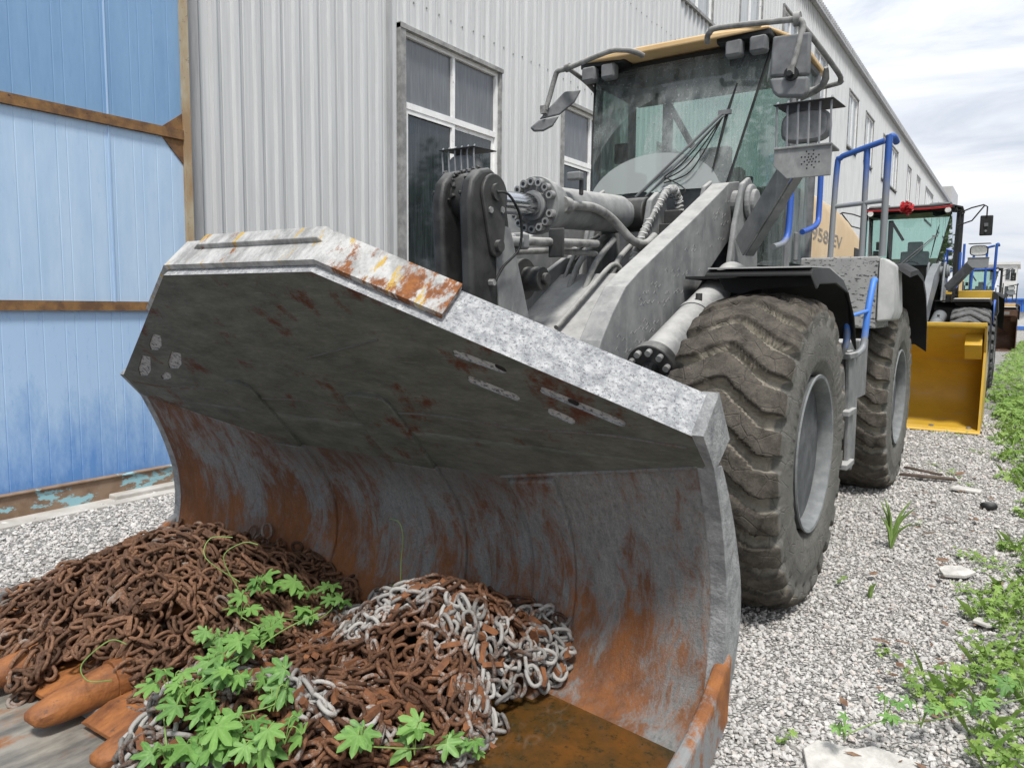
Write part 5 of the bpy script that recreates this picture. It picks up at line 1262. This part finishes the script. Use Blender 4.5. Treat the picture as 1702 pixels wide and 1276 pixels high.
def chains(name, heap, seeds, n_strand, length, mats, label, rs, lugfrac=.2, inside=None, scale=1.0, layers=(-.085, .02), mask=.05):
    LV, LF = link_mesh(); GV, GF = lug_mesh()
    LV = LV*scale; GV = GV*scale
    Vs = [[], []]; Fs = [[], []]; oc = [0, 0]
    for s_ in range(n_strand):
        for _try in range(40):
            x = rs.uniform(*seeds[0]); y = rs.uniform(*seeds[1])
            if inside(x, y) and heap(x, y) > mask: break
        hd = rs.uniform(0, 2*math.pi); lay = rs.uniform(*layers); roll = rs.uniform(0, math.pi)
        orange = rs.rand() < lugfrac
        for i in range(int(rs.uniform(.5, 1.4)*length)):
            hd += rs.normal()*.45; step = .061*scale
            nx, ny = x+math.cos(hd)*step, y+math.sin(hd)*step
            if not inside(nx, ny) or heap(nx, ny) < mask*.6: hd += math.pi*.6+rs.normal()*.4; nx, ny = x+math.cos(hd)*step*.5, y+math.sin(hd)*step*.5
            if not inside(nx, ny): break
            z0 = ground_in(x, y)+heap(x, y); z1 = ground_in(nx, ny)+heap(nx, ny)
            by = back_y((x+nx)/2+2.3, max(.12, min(1., (z0+z1)/2)))-.035
            T = (Vector((nx-x, ny-y, max(-.05, min(.05, z1-z0)))).normalized()+Vector((rs.normal(), rs.normal(), rs.normal()))*.20).normalized()
            e = .01; N = Vector((-(heap(x+e, y)-heap(x-e, y))/(2*e), -(heap(x, y+e)-heap(x, y-e))/(2*e), 1)).normalized()
            N = (N-T*N.dot(T)).normalized(); S = N.cross(T)
            roll += math.pi/2+rs.normal()*.5
            A = S*math.cos(roll)+N*math.sin(roll); Bv = T.cross(A)
            tilt = rs.normal()*.22
            if min((y+ny)/2, 9) > by+.03 or ground_in(x, y) > .20: x, y = nx, ny; continue
            c = Vector(((x+nx)/2, min((y+ny)/2, by), (z0+z1)/2+lay+rs.normal()*.008))
            c.z = max(c.z, ground_in(c.x, c.y)+.012)
            Mx = np.array([[T.x, A.x, Bv.x], [T.y, A.y, Bv.y], [T.z, A.z, Bv.z]])
            sc = rs.uniform(.92, 1.1)
            k = 0
            Vs[k].append(LV*sc @ Mx.T+np.array(c)); Fs[k].append(LF+oc[k]); oc[k] += len(LV)
            if orange and rs.rand() < .42:
                an = rs.uniform(-.5, .5); Mg = np.array([[T.x, S.x, N.x], [T.y, S.y, N.y], [T.z, S.z, N.z]]); cc, ss = math.cos(an+1.2*(i % 2)), math.sin(an+1.2*(i % 2)); Rz = np.array([[cc, -ss, 0], [ss, cc, 0], [0, 0, 1]]); Rx = np.array([[1, 0, 0], [0, math.cos(roll*.6), -math.sin(roll*.6)], [0, math.sin(roll*.6), math.cos(roll*.6)]])
                Vs[1].append(GV @ Rx.T @ Rz.T @ Mg.T+np.array(c)+np.array(N)*.012); Fs[1].append(GF+oc[1]); oc[1] += len(GV)
            x, y = nx, ny
    root = fast_mesh(name, np.concatenate(Vs[0]), np.concatenate(Fs[0]), mats[0], True)
    if Fs[1]: tag(fast_mesh('lug_plates', np.concatenate(Vs[1]), np.concatenate(Fs[1]), mats[1], False, root), kind='stuff')
    tag(root, label, 'chain', 'heaped tyre chains in the worn bucket')
    return root
def inL(x, y): return -3.92 < x < -2.36 and 1.20 < y < 2.52 and (y > 1.36 or x < -2.95) and not (y < 1.42 and -2.85 < x < -2.62)
def inR(x, y): return not (y < 1.42 and -2.44 < x < -2.17) and -2.60 < x < -1.33 and 1.10 < y < 2.52 and (x < -1.60 or y > 1.35+(x+1.60)*1.5) and (x > -2.36 or y > 1.32)
chains('tyre_chain', heapL, ((-3.9, -2.4), (1.2, 2.5)), 225, 13, ('chain_rust', 'chain_rust'), 'brown rusty heap of linked tyre chain at the left end of the bucket', np.random.RandomState(11), .22, inL, .95, (-.10, .015))
chains('tyre_chain', heapR, ((-2.55, -1.3), (1.15, 2.45)), 270, 13, ('chain_mixed', 'chain_orange'), 'heap of grey and orange tyre chain behind the green vine', np.random.RandomState(23), .30, inR, .92, (-.09, .015))

# ------------------------------------------------------------------ plants
def palmate(n=7, serr=True):
    """lobed leaf outline in the xy plane, stalk at the origin, about 1 long"""
    out = []; rr = [0.42, .72, .93, 1.0, .93, .72, .42] if n == 7 else [.6, .95, 1.0, .95, .6]
    an = [R(a) for a in ((-128, -80, -40, 0, 40, 80, 128) if n == 7 else (-105, -52, 0, 52, 105))]
    for i in range(len(an)):
        a = an[i]; r_ = rr[i]
        prev = (an[i-1]+a)/2 if i else a-R(26); nxt = (an[i+1]+a)/2 if i < len(an)-1 else a+R(26)
        if i == 0: out.append((.26*r_, prev))
        out += [(.66*r_, a-R(15)), (.84*r_, a-R(10)), (r_, a), (.84*r_, a+R(10)), (.66*r_, a+R(15)), (.47*r_ if i < len(an)-1 else .26*r_, nxt)]
    P = [(r_*math.cos(a), r_*math.sin(a)) for r_, a in out]
    return P
LEAF7, LEAF5 = palmate(7), palmate(5)
def leaf_geo(P, pos, direction, normal, size, rs, fold=.16):
    """returns verts, tris for one leaf"""
    D = Vector(direction).normalized(); N = Vector(normal); N = (N-D*N.dot(D)).normalized(); S = N.cross(D)
    V = [Vector(pos)]
    for x, y in P:
        r2 = x*x+y*y; z = -.22*r2+fold*abs(y)*.5+.05*math.sin(x*9+y*7)
        V.append(Vector(pos)+(D*x+S*y+N*z)*size)
    n = len(P); F = [(0, 1+i, 1+(i+1) % n) for i in range(n-1)]
    return V, F
def rib_attr(o, P7=None):
    me = o.data; n = len(me.vertices); co = np.empty(n*3, np.float32); me.vertices.foreach_get('co', co)
    v = np.zeros(n, np.float32)
    for st, k in o_leaves.pop(0):
        v[st] = 1.0
        for q in range((k-1)//6): v[st+1+q*6+3] = .9
    a = me.attributes.new('rib', 'FLOAT', 'POINT'); a.data.foreach_set('value', v)
o_leaves = []
class Foliage:
    def __init__(s): s.V = []; s.F = []; s.st = MB(); s.idx = []
    def leaf(s, *a, **k):
        V, F = leaf_geo(*a, **k); o = len(s.V); s.idx.append((o, len(V))); s.V += V; s.F += [tuple(i+o for i in f) for f in F]
def vine(name, label, pts, rs, sizes, spread, group=None):
    """pts: (x, y, z) clusters along a stem"""
    f = Foliage(); P = [Vector(p) for p in pts]
    f.st.tube(P, .0024, 6, 5)
    for p, (cnt, s0, s1, rad) in zip(P, spread):
        for i in range(cnt):
            q = p+Vector((rs.uniform(-rad, rad), rs.uniform(-rad, rad), rs.uniform(0, .07)))
            d = Vector((rs.uniform(-1, 1), rs.uniform(-1, .5)-.45, rs.uniform(-.35, .05)))
            nn = Vector((rs.uniform(-.3, .3)+.25, rs.uniform(-.85, -.3), 1))
            sz = rs.uniform(s0, s1)
            f.leaf(LEAF7 if rs.random() < .6 else LEAF5, q, d, nn, sz, rs)
            f.st.tube([p+Vector((0, 0, -.02)), (p+q)/2+Vector((0, 0, .03)), q], .0018, 5, 3)
    root = empty(name, P[0]); tag(root, label, 'vine', group)
    o = fast_mesh('leaves', [tuple(v-P[0]) for v in f.V], f.F, 'leaf', True, root); o_leaves.append(f.idx); rib_attr(o)
    f.st.build('stems', 'stem', root, P[0])
    return root, f
rv = random.Random(5)
sp = [(-2.61, 1.99, 0.3), (-2.56, 2.17, 0.24), (-2.44, 2.25, 0.2), (-2.4, 2.09, 0.18), (-2.53, 1.84, 0.26), (-2.4, 1.88, 0.19), (-2.46, 1.65, 0.22), (-2.01, 1.47, 0.39), (-2.01, 1.34, 0.37), (-2.0, 1.26, 0.32), (-1.92, 1.36, 0.35), (-1.82, 1.45, 0.35), (-1.77, 1.39, 0.32), (-1.9, 1.29, 0.28), (-1.78, 1.31, 0.28), (-1.66, 1.34, 0.28), (-1.81, 1.26, 0.24), (-1.88, 1.2, 0.22), (-1.71, 1.29, 0.23), (-2.07, 1.25, 0.33), (-1.93, 1.15, 0.21)]
vn, f_ = vine('creeping_vine', 'large leafy green vine climbing over the chains from the bucket lip', sp, rv, None,
     [(4, 0.05, 0.078, 0.045), (3, 0.05, 0.092, 0.045), (5, 0.05, 0.078, 0.045), (4, 0.05, 0.07, 0.045), (3, 0.05, 0.07, 0.045), (5, 0.05, 0.092, 0.045), (4, 0.05, 0.07, 0.045), (4, 0.05, 0.092, 0.045), (4, 0.05, 0.078, 0.045), (4, 0.05, 0.07, 0.045), (4, 0.05, 0.07, 0.045), (3, 0.05, 0.092, 0.045), (4, 0.05, 0.078, 0.045), (4, 0.05, 0.07, 0.045), (4, 0.05, 0.078, 0.045), (4, 0.05, 0.07, 0.045), (4, 0.05, 0.092, 0.045), (5, 0.05, 0.092, 0.045), (4, 0.05, 0.07, 0.045), (4, 0.05, 0.078, 0.045), (4, 0.05, 0.07, 0.045)])
for pts in ([(-2.52, 1.83, .40), (-2.62, 1.75, .50), (-2.66, 1.80, .56), (-2.60, 1.86, .56)], [(-2.46, 1.78, .40), (-2.52, 1.76, .52), (-2.48, 1.82, .57), (-2.44, 1.86, .56)], [(-2.50, 1.30, .22), (-2.60, 1.27, .20), (-2.70, 1.30, .22), (-2.70, 1.40, .27), (-2.62, 1.42, .27)], [(-2.02, 1.45, .36), (-1.98, 1.60, .42), (-1.92, 1.70, .46)]): t_ = MB(); t_.tube(pts, .0022, 5, 6); t_.build('tendril', 'stem', vn, sp[0])
vine('creeping_vine', 'small vine sprig at the bottom edge, right of the large vine by the puddle', [(-1.5, 1.48, 0.24), (-1.42, 1.62, 0.19), (-1.37, 1.72, 0.17), (-1.3, 1.77, 0.14)], rv, None, [(3, .06, .085, .03), (3, .06, .085, .03), (2, .05, .075, .03), (3, .03, .055, .03)])
s1 = empty('vine_shoot', (-1.98, 2.18, .36)); tag(s1, 'thin curling vine shoot standing up against the bucket back', 'vine')
t_ = MB(); t_.tube([(-1.98, 2.18, .34), (-1.98, 2.18, .48), (-1.96, 2.17, .60), (-1.98, 2.17, .655), (-2.03, 2.17, .66)], .0016, 5, 6); t_.build('stem', 'stem', s1, (-1.98, 2.18, .36))
f = Foliage()
for i in range(6): f.leaf(LEAF5, Vector((-1.98, 2.17, .40)), (rv.uniform(-1, 1), -1, rv.uniform(-.3, .3)), (0, -.6, 1), .035, rv)
fast_mesh('leaves', [tuple(v-Vector((-1.98, 2.18, .36))) for v in f.V], f.F, 'leaf', True, s1)

# weeds along the right edge: uncountable ground cover
def weeds():
    V = []; F = []; r = random.Random(9)
    def put(x, y, h, sz):
        d = Vector((r.uniform(-1, 1), r.uniform(-1, 1), r.uniform(-.25, .3))); n_ = Vector((r.uniform(-.5, .5), r.uniform(-.7, .3), 1))
        vv, ff = leaf_geo(LEAF5 if y > 4.2 else LEAF7, (x, y, h), d, n_, sz, r); o = len(V); V.extend(vv); F.extend([tuple(i+o for i in q) for q in ff])
    def edge(y):   # the weeds' ragged left edge
        return np.interp(y, [2.5, 3.0, 3.5, 4.2, 5, 6.2, 7, 8, 10, 14, 18, 32, 60], [.05, -.10, -.12, -.02, .08, .12, .16, .03, -.08, -.25, -.50, -.25, .3])+.10*math.sin(y*5.3)+.07*math.sin(y*13)
    n = 0
    while n < 1150:
        y = r.uniform(2.4, 5.2); x = edge(y)+abs(r.gauss(0, .3))-.02
        if x > .9: continue
        dpt = min(1, (x-edge(y))/.25+.15); put(x, y, r.uniform(.02, .05+.13*dpt), r.uniform(.016, .040)); n += 1
    n = 0
    while n < 2600:
        y = r.uniform(5.2, 12); x = edge(y)+abs(r.gauss(0, .7))-.02
        if x > 2.2: continue
        dpt = min(1, (x-edge(y))/.3+.1); put(x, y, r.uniform(.01, .04+.10*dpt), r.uniform(.03, .055)); n += 1
    n = 0
    while n < 5200:
        y = 12+33*r.random()**1.5; x = edge(y)+abs(r.gauss(0, 1.2))
        put(x, y, r.uniform(.01, .15), r.uniform(.05, .10)); n += 1
    for _ in range(1300):
        y = r.choice([r.uniform(2.6, 6), r.uniform(6, 16), r.uniform(6, 16)]); x = edge(y)+abs(r.gauss(0, .45)); h = r.uniform(.04, .14); a = r.uniform(0, 6.28); w_ = .0012+.00035*y
        p0 = Vector((x, y, 0)); d = Vector((math.cos(a), math.sin(a), 0)); q = Vector((-d.y, d.x, 0))*w_; o = len(V)
        V.extend([p0-q, p0+q, p0+d*h*.3+Vector((0, 0, h*.7))+q, p0+d*h*.8+Vector((0, 0, h))]); F.extend([(o, o+1, o+2), (o, o+2, o+3)])
    # small tufts out on the gravel
    for cx, cy, rad, cnt in ((-.16, 5.3, .10, 40), (-.03, 5.15, .12, 50), (-.12, 4.6, .10, 45), (-.02, 4.35, .14, 60), (-.02, 3.9, .10, 40), (-.40, 3.55, .04, 12), (-.28, 3.35, .06, 14), (-.45, 8.0, .06, 14), (-.62, 8.3, .07, 14), (-.30, 7.5, .06, 14), (-.50, 5.9, .03, 8), (-.66, 10.5, .2, 20), (-.74, 4.35, .03, 7), (-.60, 2.62, .03, 8), (-.42, 7.9, .1, 14), (-.3, 9.4, .12, 22)):
        for _ in range(cnt): put(cx+r.gauss(0, rad*.6), cy+r.gauss(0, rad*.6), r.uniform(.01, .05), r.uniform(.012, .028))
    tag(fast_mesh('weeds', [tuple(v) for v in V], F, 'weed', True), kind='stuff')
weeds()
def near_runner():
    r = random.Random(21)
    pts = [(.10, 3.25, .10), (-.06, 3.02, .10), (-.20, 2.86, .09), (-.30, 2.74, .12), (-.40, 2.60, .10)]
    vine('creeping_vine', 'vine runner reaching from the weeds over the white slab', pts, r, None, [(4, .04, .06, .06), (4, .035, .055, .05), (4, .03, .05, .05), (4, .03, .05, .05), (3, .025, .04, .04)])
near_runner()
def grass_weed(name, label, x, y, h, n, rs):
    root = empty(name, (x, y, 0)); tag(root, label, 'weed'); b = MB()
    for i in range(n):
        a = rs.uniform(0, 6.28); l = rs.uniform(.05, .35)*h; hh = h*rs.uniform(.5, 1)
        b.tube([(x, y, 0), (x+math.cos(a)*l*.3, y+math.sin(a)*l*.3, hh*.6), (x+math.cos(a)*l, y+math.sin(a)*l, hh)], [.008, .010, .012, .011, .010, .008, .006, .004, .002], 5, 4)
    b.build('blades', 'stem', root, (x, y, 0)); return root
grass_weed('grass_weed', 'tall thin green weed standing alone on the gravel beside the big tyre', -.60, 5.25, .36, 9, random.Random(2))
grass_weed('grass_weed', 'short dark sprout on bare gravel between the tall weed and the slab', -.57, 4.25, .10, 6, random.Random(4))

# debris on the gravel
def shard(name, label, cat, x, y, pts, th, mat, rz=0, tilt=(0, 0), z=.02, group=None):
    m_ = Matrix.Translation((x, y, z)) @ Matrix.Rotation(rz, 4, 'Z') @ Matrix.Rotation(tilt[0], 4, 'X') @ Matrix.Rotation(tilt[1], 4, 'Y')
    b = MB(); n = len(pts); b.slab([(px, py, 0) for px, py in pts], th); o = b.build(name, mat, bevel=min(.004, th/3)); o.matrix_world = m_; tag(o, label, cat, group); return o
shard('stone_slab', 'cracked white slab set in the gravel at the foot of the photo', 'stone slab', -.33, 2.53, [(-.16, -.25), (.22, -.25), (.19, .13), (.06, .19), (.0, .15), (-.12, .17), (-.17, .10)], .025, 'white_stone', .3, z=.014)
shard('stone_chip', 'largest flat white stone chip on the gravel among the small tufts', 'stone chip', -.22, 4.87, [(-.09, -.05), (.02, -.07), (.10, -.02), (.06, .06), (-.03, .07), (-.08, .03)], .02, 'white_stone', .5, (.1, -.05), .035)
shard('stone_chip', 'small white stone chip nearer than the largest one, close to the weeds', 'stone chip', -.05, 4.15, [(-.06, -.03), (.03, -.05), (.07, .01), (.02, .05), (-.05, .04)], .015, 'white_stone', 1.2, (.05, .1), .03)
shard('stone_chip', 'far pale stone chip on the gravel beyond the black lump', 'stone chip', -.30, 7.25, [(-.12, -.05), (.10, -.06), (.12, .04), (-.06, .07)], .02, 'white_stone', .1, (.05, .05), .03)
shard('wood_board', 'broken dark board lying on the gravel behind the rear tyre', 'board', -.62, 7.55, [(-.22, -.025), (.24, -.035), (.20, .03), (-.20, .03)], .02, 'wood', .25, (.03, .02), .04)
shard('wood_board', 'second thinner dark board crossing the first one near the rear tyre', 'board', -.66, 7.70, [(-.16, -.02), (.14, -.012), (.16, .02), (-.14, .02)], .018, 'wood', -.2, (.03, .08), .06)
b = MB(); rs = []
for z, q in ((0, .045), (.02, .05), (.035, .042), (.045, .02)): rs.append([(q*1.2*math.cos(t), q*math.sin(t), z) for t in [2*math.pi*i/14 for i in range(14)]])
b.rings(rs); o = b.build('rubber_lump', 'black', smooth=60); o.location = (-.12, 6.72, .015); tag(o, 'small black rubber lump on the gravel near the weeds', 'rubber lump')
rl = random.Random(31); spots = [(-.44, 3.62, 'curled brown dry leaf nearest the bucket corner on the gravel'), (-.35, 3.66, 'orange tinted dry leaf right beside the curled brown one'), (-.34, 3.30, 'dark red dry leaf between the slab and the stone chips'), (-.42, 5.62, 'long brown dry leaf in front of the largest stone chip'), (-.30, 5.05, 'small brown dry leaf left of the largest stone chip'), (-.28, 4.72, 'dark dry leaf tucked under the largest stone chip'), (-.60, 4.55, 'tan dry leaf out in the open gravel'), (-.48, 6.55, 'dry leaf beyond the tall weed'), (-.34, 6.1, 'dark dry leaf beyond the middle tuft'), (-.38, 7.9, 'farthest brown dry leaf near the boards'), (-.02, 4.75, 'brown dry leaf at the edge of the weeds'), (-.18, 6.2, 'brown dry leaf by the middle green tuft')]
for x, y, lb in spots:
    s_ = rl.uniform(.035, .06); shard('dry_leaf', lb, 'leaf', x, y, [(-s_, 0), (-s_*.3, -s_*.4), (s_*.6, -s_*.35), (s_, .1*s_), (s_*.3, s_*.42), (-s_*.5, s_*.35)], .004, 'dry', rl.uniform(0, 6), (rl.uniform(-.4, .4), rl.uniform(-.4, .4)), .04, 'dry leaves on the gravel')

lt_ = random.Random(77); V = []; F = []
for i in range(420):
    y = 2.6+9*lt_.random()**1.4; x = lt_.gauss(-.18, .22)-.02*(y-5)
    if not -.95 < x < .4: continue
    c_ = Vector((x, y, .022+lt_.random()*.012)); a_ = lt_.uniform(0, 6.28); l_ = lt_.choice([.008, .010, .015, .030]); w_ = l_*lt_.choice([.25, .5, .12])
    d_ = Vector((math.cos(a_), math.sin(a_), lt_.uniform(-.3, .3)))*l_; q_ = Vector((-math.sin(a_), math.cos(a_), lt_.uniform(-.4, .4)))*w_; o = len(V)
    V += [tuple(c_-d_), tuple(c_+q_), tuple(c_+d_), tuple(c_-q_)]; F.append((o, o+1, o+2, o+3))
tag(fast_mesh('leaf_litter', V, F, 'dry'), kind='stuff')

# trees across the yard (mirrored in the window panes)
def tree_mesh():
    r = random.Random(8); V = []; F = []
    for c in range(26):
        cx, cy, cz = r.gauss(0, 1.1), r.gauss(0, 1.2), r.uniform(2.2, 6.0)
        for i in range(150):
            d = Vector((r.gauss(0, 1), r.gauss(0, 1), r.gauss(0, .8))).normalized()*(.85*r.random()**.4); p = Vector((cx, cy, cz))+d
            a = Vector((r.uniform(-1, 1), r.uniform(-1, 1), r.uniform(-.6, .6))).normalized()*.15; b2 = a.orthogonal().normalized()*.06; o = len(V)
            V += [p-a, p+b2, p+a, p-b2]; F.append((o, o+1, o+2, o+3))
    return V, F
tv, tf = tree_mesh(); proto = None
for i, (x, y, s_, lb) in enumerate(((7.4, 5.2, 1.0, 'leafy dark green tree across the yard, nearest the camera'), (7.8, 9.0, 1.1, 'leafy dark green tree across the yard, second from the camera'), (7.2, 13.2, .95, 'leafy dark green tree across the yard, third from the camera'), (8.0, 17.5, 1.1, 'leafy dark green tree across the yard, fourth from the camera'), (7.6, 22.0, 1.0, 'leafy dark green tree across the yard, farthest from the camera'))):
    t = empty('tree', (x, y, 0), i*1.3); t.scale = (s_, s_, s_); tag(t, lb, 'tree', 'trees across the yard')
    if proto is None:
        cr_ = fast_mesh('crown', [tuple(v) for v in tv], tf, 'tree_leaf', False, t)
        q = MB(); q.tube([(0, 0, 0), (.05, .02, 1.5), (-.05, .1, 3.2), (.1, 0, 5)], [.16, .15, .14, .13, .12, .11, .10, .08, .06, .04], 10, 3)
        for a in range(6): q.tube([(0, .05, 2+a*.4), (math.cos(a*2.1)*1.1, math.sin(a*2.1)*1.1, 3.2+a*.4)], [.06, .02], 6)
        tk = q.build('trunk', 'bark', t, smooth=60); proto = (cr_, tk)
    else:
        for p_ in proto: c_ = p_.copy(); COL.objects.link(c_); c_.parent = t
